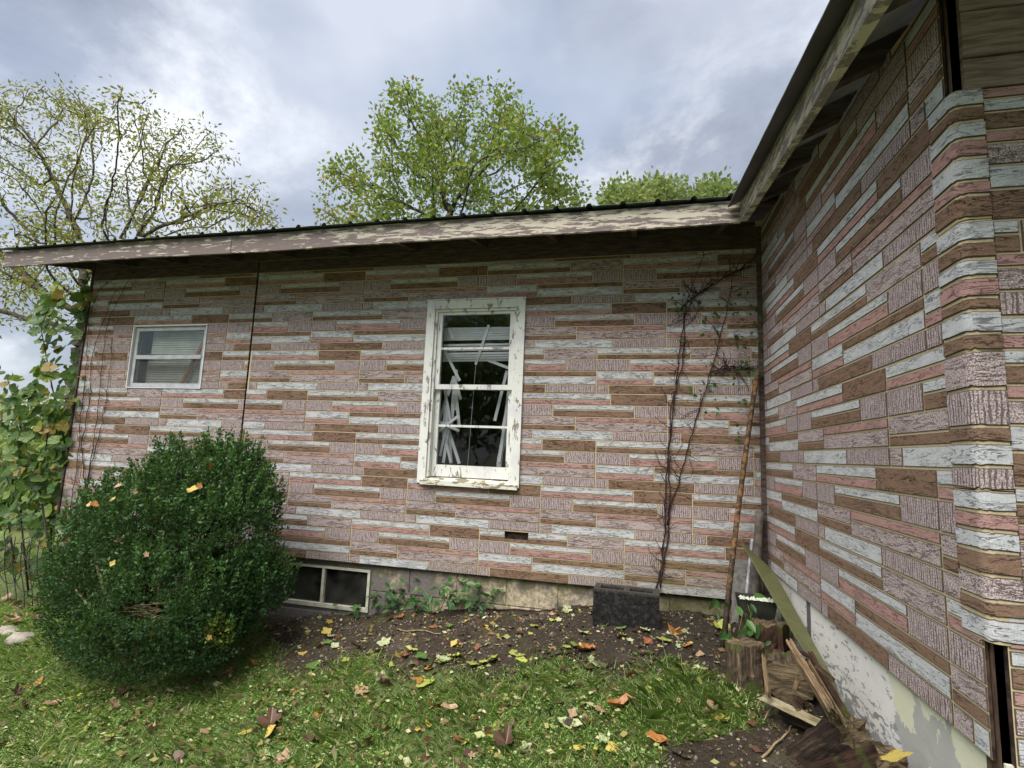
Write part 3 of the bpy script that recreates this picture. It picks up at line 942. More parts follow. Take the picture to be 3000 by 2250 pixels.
mb = MB(); mb.add([(wx0 + .035, -.045, wz0 + .0), (wx1 - .01, -.045, wz0 - .006), (wx1 - .01, -.045, wz0 + .030), (wx0 + .035, -.045, wz0 + .036),
                   (wx0 + .035, .07, wz0 + .0), (wx1 - .01, .07, wz0 - .006), (wx1 - .01, .07, wz0 + .058), (wx0 + .035, .07, wz0 + .062)],
                  [(0, 1, 2, 3), (5, 4, 7, 6), (3, 2, 6, 7), (1, 0, 4, 5), (0, 3, 7, 4), (2, 1, 5, 6)])
wpart(mb, 'sill', M_SILL, WIN)
gx0, gx1 = wx0 + cw + .002, wx1 - cw - .002
mb = MB()
for a, b in ((gx0, gx0 + .018), (gx1 - .018, gx1)): mb.box(a, b, -.006, .07, wz0 + .06, wz1 - .072)
mb.box(gx0 + .019, gx1 - .019, -.004, .07, wz1 - .090, wz1 - .072)
wpart(mb, 'stop', M_CASING, WIN)
zt, zm0, zm1, zb_ = wz1 - .092, wz1 - .752, wz1 - .709, wz0 + .064
def sash(y0, z0, z1, mun, wb, wt):
    s0, s1 = gx0 + .020, gx1 - .020
    mb = MB(); mb.box(s0, s0 + .037, y0, y0 + .032, z0, z1); mb.box(s1 - .037, s1, y0, y0 + .032, z0, z1)
    mb.box(s0 + .037, s1 - .037, y0 + .0015, y0 + .031, z1 - wt, z1); mb.box(s0 + .037, s1 - .037, y0 + .0015, y0 + .031, z0, z0 + wb)
    sa = wpart(mb, 'sash', M_CASING, WIN)
    mb = MB(); mb.box(s0 + .037, s1 - .037, y0 + .003, y0 + .029, mun - .009, mun + .009); 
    o = mb.build('muntin', M_CASING); o.parent = WIN; o.matrix_parent_inverse = Matrix.Identity(4)
    for a, b in ((z0 + wb, mun - .009), (mun + .009, z1 - wt)):
        mb = MB(); mb.box(s0 + .037, s1 - .037, y0 + .016, y0 + .019, a, b)
        wpart(mb, 'pane', M_GLASS, WIN)
sash(.012, zm0 + .008, zt, wz1 - .403, .040, .022)
sash(.046, zb_, zm1 - .004, wz1 - 1.043, .095, .03)
# ---- small aluminium window
sx0, sx1, sz0, sz1 = OPEN_SMALL
SW = bpy.data.objects.new('window', None); COL.objects.link(SW); hpart(SW)
mb = MB(); frame_rect(mb, sx0 + .003, sx1 - .003, sz0 + .003, sz1 - .003, .009, -.012, .06); wpart(mb, 'trim', mat_simple('white_trim', (.66, .67, .68), (.78, .78, .78), 9, .5), SW)
mb = MB(); frame_rect(mb, sx0 + .018, sx1 - .018, sz0 + .018, sz1 - .018, .035, .012, .055); wpart(mb, 'frame', M_ALU, SW)
zmid = (sz0 + sz1) / 2 + .0
mb = MB(); mb.box(sx0 + .054, sx1 - .054, .004, .040, zmid - .022, zmid + .016); wpart(mb, 'meeting_rail', M_ALU, SW)
mb = MB(); mb.box(sx0 + .05, sx1 - .05, .028, .031, zmid + .014, sz1 - .05); wpart(mb, 'pane', M_GLASSD, SW)
mb = MB(); mb.box(sx0 + .05, sx1 - .05, .022, .025, sz0 + .05, zmid - .02); wpart(mb, 'screen', M_SCREEN, SW)
# ---- basement window
BW = bpy.data.objects.new('window', None); COL.objects.link(BW); hpart(BW)
bx0, bx1, bz0, bz1 = BWIN
mb = MB(); frame_rect(mb, bx0 + .004, bx1 - .004, bz0 + .004, bz1 - .004, .022, .030, .09, .02, .03); wpart(mb, 'frame', M_ALUW, BW)
xm = float(atY(945, 1720, .04)[0])
mb = MB(); mb.box(xm - .012, xm + .012, .034, .085, bz0 + .034, bz1 - .024); wpart(mb, 'mullion', M_ALUW, BW)
for a, b in ((bx0 + .026, xm - .012), (xm + .012, bx1 - .026)):
    mb = MB(); mb.box(a, b, .060, .063, bz0 + .034, bz1 - .024); wpart(mb, 'pane', M_GLASSB, BW)
# dark rooms behind the openings
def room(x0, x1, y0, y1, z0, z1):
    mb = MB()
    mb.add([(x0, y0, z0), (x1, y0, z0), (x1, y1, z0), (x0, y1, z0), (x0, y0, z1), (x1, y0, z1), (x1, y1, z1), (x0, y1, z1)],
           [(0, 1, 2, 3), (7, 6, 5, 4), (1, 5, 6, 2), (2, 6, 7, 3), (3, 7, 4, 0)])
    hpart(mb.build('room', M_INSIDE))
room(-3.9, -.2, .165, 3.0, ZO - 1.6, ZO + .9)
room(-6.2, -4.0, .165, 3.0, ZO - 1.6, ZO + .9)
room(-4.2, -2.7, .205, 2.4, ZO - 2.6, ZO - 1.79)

# ---- blinds (hang behind the panes: things of their own)
rb = random.Random(21)
BL = thing('broken_blind', 'broken white vinyl blind with slats fallen in sheaves behind the tall window', 'blind', ((wx0 + wx1) / 2, .12, wz1 - .1))
def slat(par, a, b, w=.024, face=(0, -1, .25), mat=M_SLAT):
    mb = MB()
    mb.bar(a, b, w, .0016, up=face)
    o = mb.build('slat', mat)
    o.parent = par
    o.matrix_parent_inverse = Matrix.Translation(-par.location)
    return o
hx0, hx1 = gx0 + .03, gx1 - .03
for i in range(6):
    z = wz1 - .205 - i * .019
    slat(BL, (hx0, .13, z), (hx1, .13, z + rb.uniform(-.004, .004)), .023, (0, -1, .5))
for i in range(3):
    z = wz1 - .350 - i * .022
    slat(BL, (hx0, .13, z), (hx1 - .03, .13, z + .004), .022, (0, -1, .5))
for i in range(4):
    z = wz1 - .425 - i * .020
    slat(BL, (hx0, .13, z), (hx1 - .02, .13, z + .006), .022, (0, -1, .5))
slat(BL, (hx0 + .09, .122, wz1 - .30), (hx0 + .04, .122, wz1 - .20))
slat(BL, (hx1 - .24, .120, wz1 - .18), (hx1 - .34, .120, wz1 - .52))
slat(BL, (hx0 + .02, .118, wz1 - .40), (hx0 + .17, .118, wz1 - .66))
slat(BL, (hx1 - .05, .118, wz1 - .55), (hx1 - .24, .118, wz1 - .48))
for i in range(17):                                      # sheaf at the left
    zt_ = wz1 - rb.uniform(.50, 1.12); ln = rb.uniform(.16, .42)
    x = hx0 + .03 + rb.uniform(0, .09); lean = rb.uniform(-.10, .12)
    slat(BL, (x, .125 + i * .003, zt_), (x + lean, .125 + i * .003, max(zt_ - ln, wz0 + .17)), .026, (rb.uniform(-.4, .4), -1, .1))
slat(BL, (hx0 - .01, .112, wz1 - 1.00), (hx0 + .19, .112, wz1 - 1.08)); slat(BL, (hx0 - .01, .110, wz1 - 1.10), (hx0 + .17, .110, wz1 - .96))
for i in range(14):                                      # sheaf at the right
    zt_ = wz1 - rb.uniform(.56, 1.05); ln = rb.uniform(.25, .5)
    x = hx1 - .03 - rb.uniform(0, .045); lean = rb.uniform(-.09, .02)
    slat(BL, (x, .125 + i * .003, zt_), (x + lean, .125 + i * .003, max(zt_ - ln, wz0 + .16)), .026, (rb.uniform(-.6, .3), -1, .1))
slat(BL, ((hx0 + hx1) / 2 - .02, .13, wz1 - .5), ((hx0 + hx1) / 2 - .05, .13, wz0 + .1), .002)
B2 = thing('window_blind', 'grey dusty horizontal blind behind the small aluminium window', 'blind', ((sx0 + sx1) / 2, .1, sz1))
for i in range(25):
    z = sz1 - .05 - i * .0225
    sag = .006 * math.sin(i * 1.7) * (1 if 8 < i < 14 else .2)
    slat(B2, (sx0 + (.11 if i < 11 else .08), .12, z + sag), (sx1 - .05, .12, z - sag), .024, (0, -1, .42), M_SLATG)
p0, p1 = atY(606, 985, .085), atY(527, 1135, .085)
st = thing('wooden_stick', 'orange-brown wooden stick leaning across the small aluminium window', 'stick', tuple(p1))
mb = MB(); mb.bar(p1, p0, .032, .018, up=(0, -1, 0)); o = mb.build('rod', M_ORANGE); o.parent = st; o.matrix_parent_inverse = Matrix.Translation(-st.location)

# ------------------------------------------------------------------ foliage helpers
def leaf_cloud(P, Ndir, size, asp=.5, jitter=.6, rng=RNG, fold=.0):
    """diamond leaves: P centres, Ndir growth directions, size lengths"""
    n = len(P)
    d = Ndir + rng.normal(0, jitter, (n, 3))
    d /= np.linalg.norm(d, axis=1, keepdims=True) + 1e-9
    r = np.cross(d, rng.normal(0, 1, (n, 3)))
    r /= np.linalg.norm(r, axis=1, keepdims=True) + 1e-9
    L = np.asarray(size).reshape(-1, 1) * np.ones((n, 1))
    V = np.stack([P, P + d * L * .45 + r * L * asp * .5, P + d * L, P + d * L * .45 - r * L * asp * .5], 1).reshape(-1, 3)
    F = np.arange(n * 4).reshape(n, 4)
    return V, F

def in_poly(q, poly):
    x, y = q[:, 0], q[:, 1]
    inside = np.zeros(len(q), bool)
    j = len(poly) - 1
    for i in range(len(poly)):
        xi, yi = poly[i]; xj_, yj = poly[j]
        c = ((yi > y) != (yj > y)) & (x < (xj_ - xi) * (y - yi) / (yj - yi + 1e-12) + xi)
        inside ^= c
        j = i
    return inside

def colonize(start, att, step, kill, iters=140, bias=(0, 0, .05), rng=RNG):
    nodes = [np.asarray(p, float) for p in start]
    par = [-1] + list(range(len(start) - 1))
    att = att.copy()
    nd = np.full(len(att), 1e9); ni = np.zeros(len(att), int)
    new = list(range(len(nodes)))
    for it in range(iters):
        A = np.array(nodes)[new]
        if len(new) and len(att):
            D = np.linalg.norm(att[:, None, :] - A[None], axis=2)
            k = D.argmin(1); dm = D[np.arange(len(att)), k]
            u = dm < nd
            nd[u] = dm[u]; ni[u] = np.array(new)[k[u]]
        keep = nd > kill
        att, nd, ni = att[keep], nd[keep], ni[keep]
        if not len(att): break
        new = []
        arr = np.array(nodes)
        for i in np.unique(ni):
            s = att[ni == i] - arr[i]
            s = (s / np.linalg.norm(s, axis=1, keepdims=True)).mean(0) + np.array(bias) + rng.normal(0, .12, 3)
            q = arr[i] + s / (np.linalg.norm(s) + 1e-9) * step
            if len(nodes) > 3 and np.min(np.sum((np.array(nodes[-400:]) - q) ** 2, 1)) < (step * .25) ** 2: continue
            nodes.append(q); par.append(int(i)); new.append(len(nodes) - 1)
        if not new: break
    return np.array(nodes), np.array(par)

def branch_mesh(nodes, par, rtip, power, rmax, sides=5):
    n = len(nodes)
    r = np.zeros(n); kids = np.zeros(n, int)
    acc = np.zeros(n)
    for i in range(n - 1, -1, -1):
        v = acc[i] if acc[i] > 0 else rtip ** power
        r[i] = min(v ** (1 / power), rmax)
        if par[i] >= 0: acc[par[i]] += v; kids[par[i]] += 1
    idx = np.where(par >= 0)[0]
    A, B = nodes[par[idx]], nodes[idx]
    ra, rb_ = r[par[idx]], r[idx]
    ra = np.minimum(ra, rb_ * 1.5)
    d = B - A; d /= np.linalg.norm(d, axis=1, keepdims=True) + 1e-9
    ref = np.where(np.abs(d[:, 2:3]) < .9, np.array([[0, 0, 1.]]), np.array([[1., 0, 0]]))
    u = np.cross(d, ref); u /= np.linalg.norm(u, axis=1, keepdims=True)
    w = np.cross(d, u)
    V = []
    for C, rad, ext in ((A, ra, -.0), (B, rb_, .0)):
        for k in range(sides):
            a = 2 * math.pi * k / sides
            V.append(C + (u * math.cos(a) + w * math.sin(a)) * rad[:, None])
    V = np.stack(V, 1)
    m = len(idx)
    base = np.arange(m)[:, None] * 2 * sides
    F = np.concatenate([base + np.array([[k, (k + 1) % sides, sides + (k + 1) % sides, sides + k]]) for k in range(sides)])
    return V.reshape(-1, 3), F, r, kids

def crown_points(poly, Y, depth, n, rng, clump=0):
    poly = np.array(poly, float)
    lo, hi = poly.min(0), poly.max(0)
    out = []
    while len(out) < n:
        q = rng.uniform(lo, hi, (n, 2))
        q = q[in_poly(q, poly)]
        out += q.tolist()
    q = np.array(out[:n])
    if clump:                                               # gather into boughs with gaps between
        k = max(8, int(n / clump))
        cc = q[:k]
        pk = rng.integers(0, k, n)
        q2 = cc[pk] + rng.normal(0, 1, (n, 2)) * (hi - lo).mean() * .034
        ok = in_poly(q2, poly)
        q = q2[ok]
        n = len(q)
    c, s = poly.mean(0), (hi - lo) / 2
    rad = np.clip(1 - (((q - c) / s) ** 2).sum(1) * .55, .15, 1) ** .5
    yy = Y + (rng.uniform(-1, 1, n) * depth * rad if not clump else np.clip(rng.uniform(-1, 1, k)[pk][ok] + rng.normal(0, .15, n), -1, 1) * depth * rad)
    P = np.array([atY(a, b, Y) for a, b in q])
    scale = ((yy - CAM[1]) / (Y - CAM[1]))[:, None]
    P2 = CAM + (P - CAM) * scale                        # spread in depth about the crown's own plane
    return P2

def tree(name, label, cat, base_px, Y, poly, depth, n_att, step, kill, leafmat, leaf_n, leaf_len, asp, spread, rtip=.006, rmax=.22, power=2.3, group=None, seed=1, droop=-.2, tintf=None, clump=0):
    rng = np.random.default_rng(seed)
    att = crown_points(poly, Y, depth, n_att, rng, clump)
    bx = atY(base_px[0], base_px[1], Y)
    gz = float(Gz(bx[0], Y))
    base = np.array([bx[0], Y, gz - .1])
    top = np.array([bx[0], Y, bx[2]])
    root = thing(name, label, cat, tuple(base), group)
    k = max(3, int((top[2] - gz) / step))
    start = [base + (top - base) * i / k + rng.normal(0, .03, 3) * (i > 0) for i in range(k + 1)]
    nodes, par = colonize(start, att, step, kill, rng=rng)
    V, F, r, kids = branch_mesh(nodes, par, rtip, power, rmax)
    inv = Matrix.Translation(-root.location)
    o = link('trunk', np_mesh('trunk', V, F, True), root, M_BARK); o.matrix_parent_inverse = inv
    cand = np.where((r < rtip * 3.0))[0]
    w = np.where(kids[cand] == 0, 2.5, 1.0); w /= w.sum()
    pick = rng.choice(cand, leaf_n, p=w)
    P = nodes[pick] + rng.normal(0, spread, (leaf_n, 3))
    d = (P - nodes[pick]); d /= np.linalg.norm(d, axis=1, keepdims=True) + 1e-9
    d[:, 2] += droop
    V, F = leaf_cloud(P, d, leaf_len * rng.uniform(.6, 1.25, leaf_n), asp, .45, rng)
    cl = rng.random(len(nodes)) * .5
    t = np.clip(cl[pick] + rng.random(leaf_n) * .45 + (rng.random(leaf_n) > .95) * .3, 0, 1)
    if tintf is not None: t = np.clip(t + tintf(P), 0, 1)
    o = link('crown', np_mesh('crown', V, F, False, None, t), root, leafmat); o.matrix_parent_inverse = inv
    return root

WAL = [(-420, 620), (-330, 420), (-180, 300), (-40, 270), (40, 215), (110, 230), (150, 250), (205, 205), (290, 240), (370, 255), (450, 290), (500, 325), (560, 330), (630, 365),
       (660, 430), (700, 470), (715, 520), (780, 560), (830, 545), (880, 620), (820, 680), (700, 700), (560, 700), (420, 760), (300, 800), (200, 900), (140, 1010), (-40, 1060), (-250, 1000), (-420, 850)]
tree('walnut_tree', 'sparse yellowing tree with dark forking limbs behind the low end of the roof', 'tree', (255, 900), 6.5, WAL, 2.2, 1500, .15, .22, M_WALNUT, 19000, .125, .40, .14, .009, .2, 2.15, seed=3, droop=-.5, clump=16)
def mpx(pts): return [(850 + x / 2.212, 150 + y / 2.212) for x, y in pts]
MAP = mpx([(165, 1000), (165, 930), (240, 900), (200, 735), (330, 690), (425, 620), (470, 760), (520, 760), (475, 590), (475, 450), (560, 470), (520, 330), (600, 320), (635, 185), (730, 215), (830, 160), (880, 280), (960, 290), (1010, 400),
           (1060, 360), (1015, 180), (1100, 180), (1160, 270), (1220, 155), (1330, 180), (1410, 210), (1450, 290), (1560, 250), (1565, 370), (1690, 410), (1780, 480), (1830, 560), (1890, 610), (1850, 720), (1830, 800), (1940, 910), (1920, 1010), (1880, 1350), (200, 1350)])
def mt(P):
    return np.where((P[:, 0] < atY(1030, 500, 9)[0]), .18, 0)
tree('maple_tree', 'full green tree with an uneven crown rising behind the roof', 'tree', (1310, 640), 9.0, MAP, 2.6, 2300, .17, .24, M_MAPLE, 15000, .135, .66, .11, .008, .2, 2.3, seed=8, droop=-.1, tintf=mt, clump=13)
for i, (poly, bp, Yt, lab) in enumerate((
        ([(1775, 545), (1790, 520), (1830, 512), (1870, 520), (1885, 560), (1880, 760), (1770, 760)], (1830, 640), 24, 'pale green rounded treetop showing beyond the roof, farthest from the side eave'),
        ([(1880, 560), (1900, 510), (1940, 497), (1985, 520), (2010, 560), (2010, 760), (1880, 760)], (1950, 640), 26, 'pale green treetop between two others beyond the roof'),
        ([(2005, 570), (2040, 520), (2100, 503), (2140, 530), (2150, 600), (2150, 760), (2000, 760)], (2080, 640), 25, 'pale green treetop beyond the roof beside the sloping side eave'))):
    poly = [(a, b + 32) for a, b in poly]
    tree('distant_tree', lab, 'tree', bp, Yt, poly, 2.0, 260, .5, .6, M_FARLEAF, 6500, .30, .6, .34, .012, .25, 2.3, group='treetops beyond the roof', seed=30 + i, droop=0)

for i, (x, y, w_, h_) in enumerate(((-7.5, -17, 3.4, 8.5), (-1.5, -19, 3.2, 7.5), (4.5, -17.5, 3.6, 8.8), (-13.5, -20, 3.8, 9.0))):
    rng = np.random.default_rng(200 + i)
    gz = float(Gz(x, y))
    q = rng.normal(0, 1, (260, 3)); q /= np.linalg.norm(q, axis=1, keepdims=True)
    att = np.array([x, y, gz + h_ * .62]) + q * (rng.random(260) ** .4)[:, None] * np.array([w_, w_ * .8, h_ * .38])
    root = thing('street_tree', ('tall green tree across the yard mirrored in the panes', 'shorter green tree across the yard facing the tall window', 'broad green tree across the yard opposite the side wall', 'largest green tree across the yard opposite the bush')[i], 'tree', (x, y, gz))
    inv = Matrix.Translation(-root.location)
    nodes, par = colonize([np.array([x, y, gz - .1 + .45 * k]) for k in range(6)], att, .45, .6, rng=rng)
    V, F, r, kids = branch_mesh(nodes, par, .012, 2.3, .2)
    o = link('trunk', np_mesh('trunk', V, F, True), root, M_BARK); o.matrix_parent_inverse = inv
    P = nodes[rng.choice(np.where(r < .04)[0], 7000)] + rng.normal(0, .38, (7000, 3))
    V, F = leaf_cloud(P, rng.normal(0, 1, (7000, 3)), .26 * rng.uniform(.6, 1.2, 7000), .6, .3, rng)
    o = link('crown', np_mesh('crown', V, F, False, None, rng.random(7000) * .8), root, M_MAPLE); o.matrix_parent_inverse = inv

# far wood and hedge seen past the end of the house
def blob_mass(name, centres, radii, n, size, mat, seed, kind='stuff'):
    rng = np.random.default_rng(seed)
    c = np.array(centres, float); R = np.array(radii, float)
    pk = rng.integers(0, len(c), n)
    d = rng.normal(0, 1, (n, 3)); d /= np.linalg.norm(d, axis=1, keepdims=True)
    P = c[pk] + d * R[pk][:, None] * (rng.uniform(.3, 1, n)[:, None] ** .5)
    V, F = leaf_cloud(P, d, size * rng.uniform(.6, 1.3, n), .6, .6, rng)
    t = np.clip(rng.random(len(c))[pk] * .6 + rng.random(n) * .4, 0, 1)
    o = link(name, np_mesh(name, V, F, False, None, t), None, mat)
    o['kind'] = kind
    return o
rw = random.Random(2)
cs, rs = [], []
for i in range(46):
    x = -75 + i * 1.55; y = 44 + rw.uniform(-4, 6)
    for k in range(3):
        cs.append((x + rw.uniform(-1, 1), y, -.6 + 1.4 + k * rw.uniform(1.3, 2.0))); rs.append(rw.uniform(1.3, 2.2))
wd = blob_mass('distant_woods', cs, rs, 26000, .55, M_FARLEAF, 4)
wd['label'] = 'line of pale green woods across the field'; wd['category'] = 'woods'

# ------------------------------------------------------------------ sapling and vines at the house end
def lobed_leaf(L, W, lobes=5, seed=0, curl=.1, stem=True, amp=.22):
    """outline of a lobed leaf in the XY plane, base at the origin, tip along +Y; fan of triangles bent by curl"""
    r_ = random.Random(seed)
    pts = []
    n = lobes * 4
    for k in range(n + 1):
        a = -math.pi * .93 + 2 * math.pi * .93 * k / n
        rad = .5 * (1 + amp * math.cos(a * lobes / 1.0 * 1.0) + .05 * r_.uniform(-1, 1))
        x = math.sin(a) * rad * W * (1.05); y = (.46 + math.cos(a) * rad) * L
        pts.append((x, y))
    v = [(0, .45 * L, 0)] + [(x, y, 0) for x, y in pts] + [(0, .02 * L, 0)]
    out = []
    for (x, y, z) in v:
        z = curl * (abs(x) * 1.0 + ((y - .5 * L) ** 2) / L * 1.2) + curl * .35 * math.sin(x * 40 + y * 31 + seed) * L * .5
        out.append((x, y, z))
    m = len(pts)
    f = [(0, 1 + k + 1, 1 + k) for k in range(m - 1)] + [(0, m + 1, m), (0, 1, m + 1)]
    if stem:
        b = len(out)
        out += [(-.0025, .0, 0), (.0025, .0, 0), (.004, -.35 * L, .12 * L * curl * 3), (0, .06 * L, .001)]
        f += [(b, b + 1, b + 3), (b, b + 2, b + 1)]
    return out, f

def leafy_stems(name, label, cat, base, stems, leaf_n, leaf_len, mat, seed, group=None, stem_r=.008, shape='lobed', stemmat=None, facing=(0, -1, .5)):
    rng = np.random.default_rng(seed)
    root = thing(name, label, cat, tuple(base), group)
    inv = Matrix.Translation(-root.location)
    pts_all = []
    for sp in stems:
        mb = MB()
        k = len(sp)
        mb.tube(sp, [stem_r * (1 - .75 * i / max(1, k - 1)) for i in range(k)], 5)
        o = mb.build('stem', stemmat or M_BARK, None, True); o.parent = root; o.matrix_parent_inverse = inv
        sp = np.array(sp)
        for i in range(k - 1):
            if i == 0 and k > 3: continue
            for t in np.linspace(0, 1, 6): pts_all.append(sp[i] * (1 - t) + sp[i + 1] * t)
    pts_all = np.array(pts_all)
    pk = rng.integers(0, len(pts_all), leaf_n)
    V, F, T = [], [], []
    protos = [lobed_leaf(1, .92, 3 + s % 3, s, .18, True, .13) for s in range(4)] if shape == 'lobed' else None
    for i in range(leaf_n):
        L = leaf_len * rng.uniform(.55, 1.25)
        c = pts_all[pk[i]] + rng.normal(0, leaf_len * .75, 3)
        nrm = Vector(facing) + Vector(rng.normal(0, .55, 3)); nrm.normalize()
        tip = Vector((rng.normal(0, .7), rng.normal(0, .5), -.6)); tip = (tip - nrm * tip.dot(nrm)).normalized()
        sd_ = tip.cross(nrm)
        if shape == 'lobed':
            pv, pf = protos[i % 4]
        else:
            pv = [(0, 0, 0), (.22, .3, .05), (.2, .65, .06), (0, 1, 0), (-.2, .65, .06), (-.22, .3, .05)]; pf = [(0, 1, 2, 3), (0, 3, 4, 5)]
        b = len(V)
        for (x, y, z) in pv:
            q = Vector(c) + sd_ * (x * L) + tip * (y * L) + nrm * (z * L)
            V.append(tuple(q))
        t = min(1, max(0, rng.normal(.45, .25) + (rng.random() > .93) * .4))
        for ff in pf: F.append([b + j for j in ff]); T.append(t)
    o = link('foliage', np_mesh('foliage', V, F, False, None, T), root, mat); o.matrix_parent_inverse = inv
    return root
def px_path(pts, Y): return [tuple(atY(a, b, Y)) for a, b in pts]
leafy_stems('leafy_sapling', 'young lobed-leaf sapling crowding the open end of the house wall', 'sapling', (-6.9, .1, float(Gz(-6.9, .1))),
            [px_path([(215, 1800), (205, 1500), (190, 1300), (150, 1120), (120, 960), (170, 840)], .05), px_path([(170, 1800), (120, 1450), (60, 1250), (20, 1100)], -.1),
             px_path([(90, 1800), (60, 1500), (-20, 1300)], .2), px_path([(215, 1500), (225, 1300), (235, 1150), (250, 950), (262, 850)], .06), px_path([(60, 1500), (130, 1350), (150, 1180)], -.05)],
            560, .105, M_SAPLING, 12, None, .012)
leafy_stems('leafy_sapling', 'big-leaved sapling beyond the iron trellis at the house end', 'sapling', (-8.3, .9, float(Gz(-8.3, .9))),
            [px_path([(60, 1760), (20, 1500), (60, 1300), (90, 1150)], 1.0), px_path([(20, 1760), (-60, 1450), (-120, 1200)], .9), px_path([(150, 1760), (150, 1500), (120, 1350)], 1.1)],
            520, .13, M_SAPLING, 13, None, .014)
cs, rs = [], []
rw = random.Random(6)
for i in range(34):
    cs.append((rw.uniform(-16, -7.4), rw.uniform(3.2, 7.5), rw.uniform(.1, 1.3))); rs.append(rw.uniform(.4, .8))
und = blob_mass('undergrowth', cs, rs, 16000, .14, M_SAPLING, 14)
und['label'] = 'tangled green undergrowth behind the house end'; und['category'] = 'undergrowth'

# climbing vines on the wall
def wall_vine(name, label, stems, twigs, leaf_pts, leaf_len, seed, r0=.007):
    rng = np.random.default_rng(seed)
    b = np.array(stems[0][0])
    root = thing(name, label, 'vine', tuple(b))
    inv = Matrix.Translation(-root.location)
    for sp in stems:
        out = []
        for i in range(len(sp) - 1):
            a, c = np.array(sp[i]), np.array(sp[i + 1])
            n = max(2, int(np.linalg.norm(c - a) / .05))
            for t in np.arange(n) / n:
                q = a * (1 - t) + c * t + rng.normal(0, .0045, 3); q[1] = min(q[1], -.014)
                out.append(tuple(q))
        out.append(tuple(sp[-1]))
        mb = MB(); mb.tube(out, [r0 * (1 - .6 * i / len(out)) * rng.uniform(.8, 1.25) for i in range(len(out))], 5)
        o = mb.build('stem', M_VINE, None, True); o.parent = root; o.matrix_parent_inverse = inv
    for sp in stems:
        sp = np.array(sp)
        for k in range(twigs):
            mb = MB()
            i = rng.integers(0, len(sp) - 1); t = rng.random()
            p = sp[i] * (1 - t) + sp[i + 1] * t
            path = [p]
            d = np.array([rng.normal(0, 1), -.12, rng.normal(.25, .6)]); d /= np.linalg.norm(d)
            for s in range(rng.integers(2, 6)):
                d = d + rng.normal(0, .35, 3) * np.array([1, .3, 1]); d /= np.linalg.norm(d)
                p = p + d * rng.uniform(.02, .05); p[1] = min(max(p[1], -.09), -.012); path.append(p)
            mb.tube(path, [.0028 - .0017 * i / len(path) for i in range(len(path))], 4)
            o = mb.build('twig', M_VINE); o.parent = root; o.matrix_parent_inverse = inv
    if leaf_pts:
        V, F, T = [], [], []
        for (x, y, z) in leaf_pts:
            L = leaf_len * rng.uniform(.5, 1.2)
            nrm = Vector((rng.normal(0, .5), -1, rng.normal(.2, .5))).normalized()
            tip = Vector((rng.normal(0, .7), 0, -.7)); tip = (tip - nrm * tip.dot(nrm)).normalized(); sd_ = tip.cross(nrm)
            b_ = len(V)
            for (u, w, h) in [(0, 0, 0), (.3, .25, .05), (.26, .62, .08), (0, 1, 0), (-.26, .62, .08), (-.3, .25, .05)]:
                V.append(tuple(Vector((x, y, z)) + sd_ * (u * L) + tip * (w * L) + nrm * (h * L)))
            F += [[b_, b_ + 1, b_ + 2, b_ + 3], [b_, b_ + 3, b_ + 4, b_ + 5]]
            t = rng.uniform(0, .7); T += [t, t]
        o = link('leaves', np_mesh('leaves', V, F, False, None, T), root, M_IVY); o.matrix_parent_inverse = inv
    return root
rv = np.random.default_rng(44)
lp = []
for (cx, cy, s_, n) in ((2000, 880, 30, 10), (2160, 880, 40, 14), (2190, 1000, 30, 12), (2120, 1090, 35, 14), (2210, 1080, 25, 12), (2090, 960, 40, 8), (2020, 1130, 40, 6), (2130, 1170, 40, 7), (2200, 930, 30, 8), (2160, 1250, 40, 5)):
    for k in range(n):
        q = atY(cx + rv.normal(0, s_), cy + rv.normal(0, s_ * .7), -.05); q[0] = min(q[0], -.03); q[1] = -.03 - rv.random() * .05
        lp.append(tuple(q))
Y_ = -.016
wall_vine('climbing_vine', 'leggy dead vine with a few green leaves climbing the wall near the inside corner',
          [px_path([(1922, 1728), (1940, 1650), (1948, 1560), (1950, 1480), (1957, 1350), (1970, 1220), (1985, 1100), (1998, 960), (2015, 870), (2062, 740)], Y_),
           px_path([(1930, 1722), (1955, 1600), (1962, 1490), (1990, 1410), (2022, 1290), (2050, 1190), (2085, 1080), (2120, 950), (2150, 800)], Y_),
           px_path([(1955, 1540), (1963, 1450), (1958, 1330), (1968, 1180), (2002, 1060), (2005, 930), (2040, 850)], Y_ - .004),
           px_path([(2000, 900), (2060, 850), (2140, 800), (2200, 780)], Y_), px_path([(2085, 1090), (2140, 1075), (2210, 1085)], Y_)], 34, lp, .040, 5, .0058)
wall_vine('climbing_vine', 'thin leafless reddish vine fanning up the far end of the wall by the small window',
          [px_path([(228, 1560), (250, 1440), (270, 1330), (290, 1180), (300, 1050), (320, 930), (370, 830), (400, 790)], Y_),
           px_path([(240, 1530), (262, 1390), (300, 1240), (318, 1120), (330, 1030), (325, 990)], Y_),
           px_path([(250, 1440), (240, 1300), (262, 1180), (268, 1050), (300, 950), (340, 850)], Y_),
           px_path([(205, 1500), (225, 1380), (240, 1200), (255, 1050), (262, 930), (290, 850), (350, 800)], Y_)], 9, None, .05, 6, .0042)

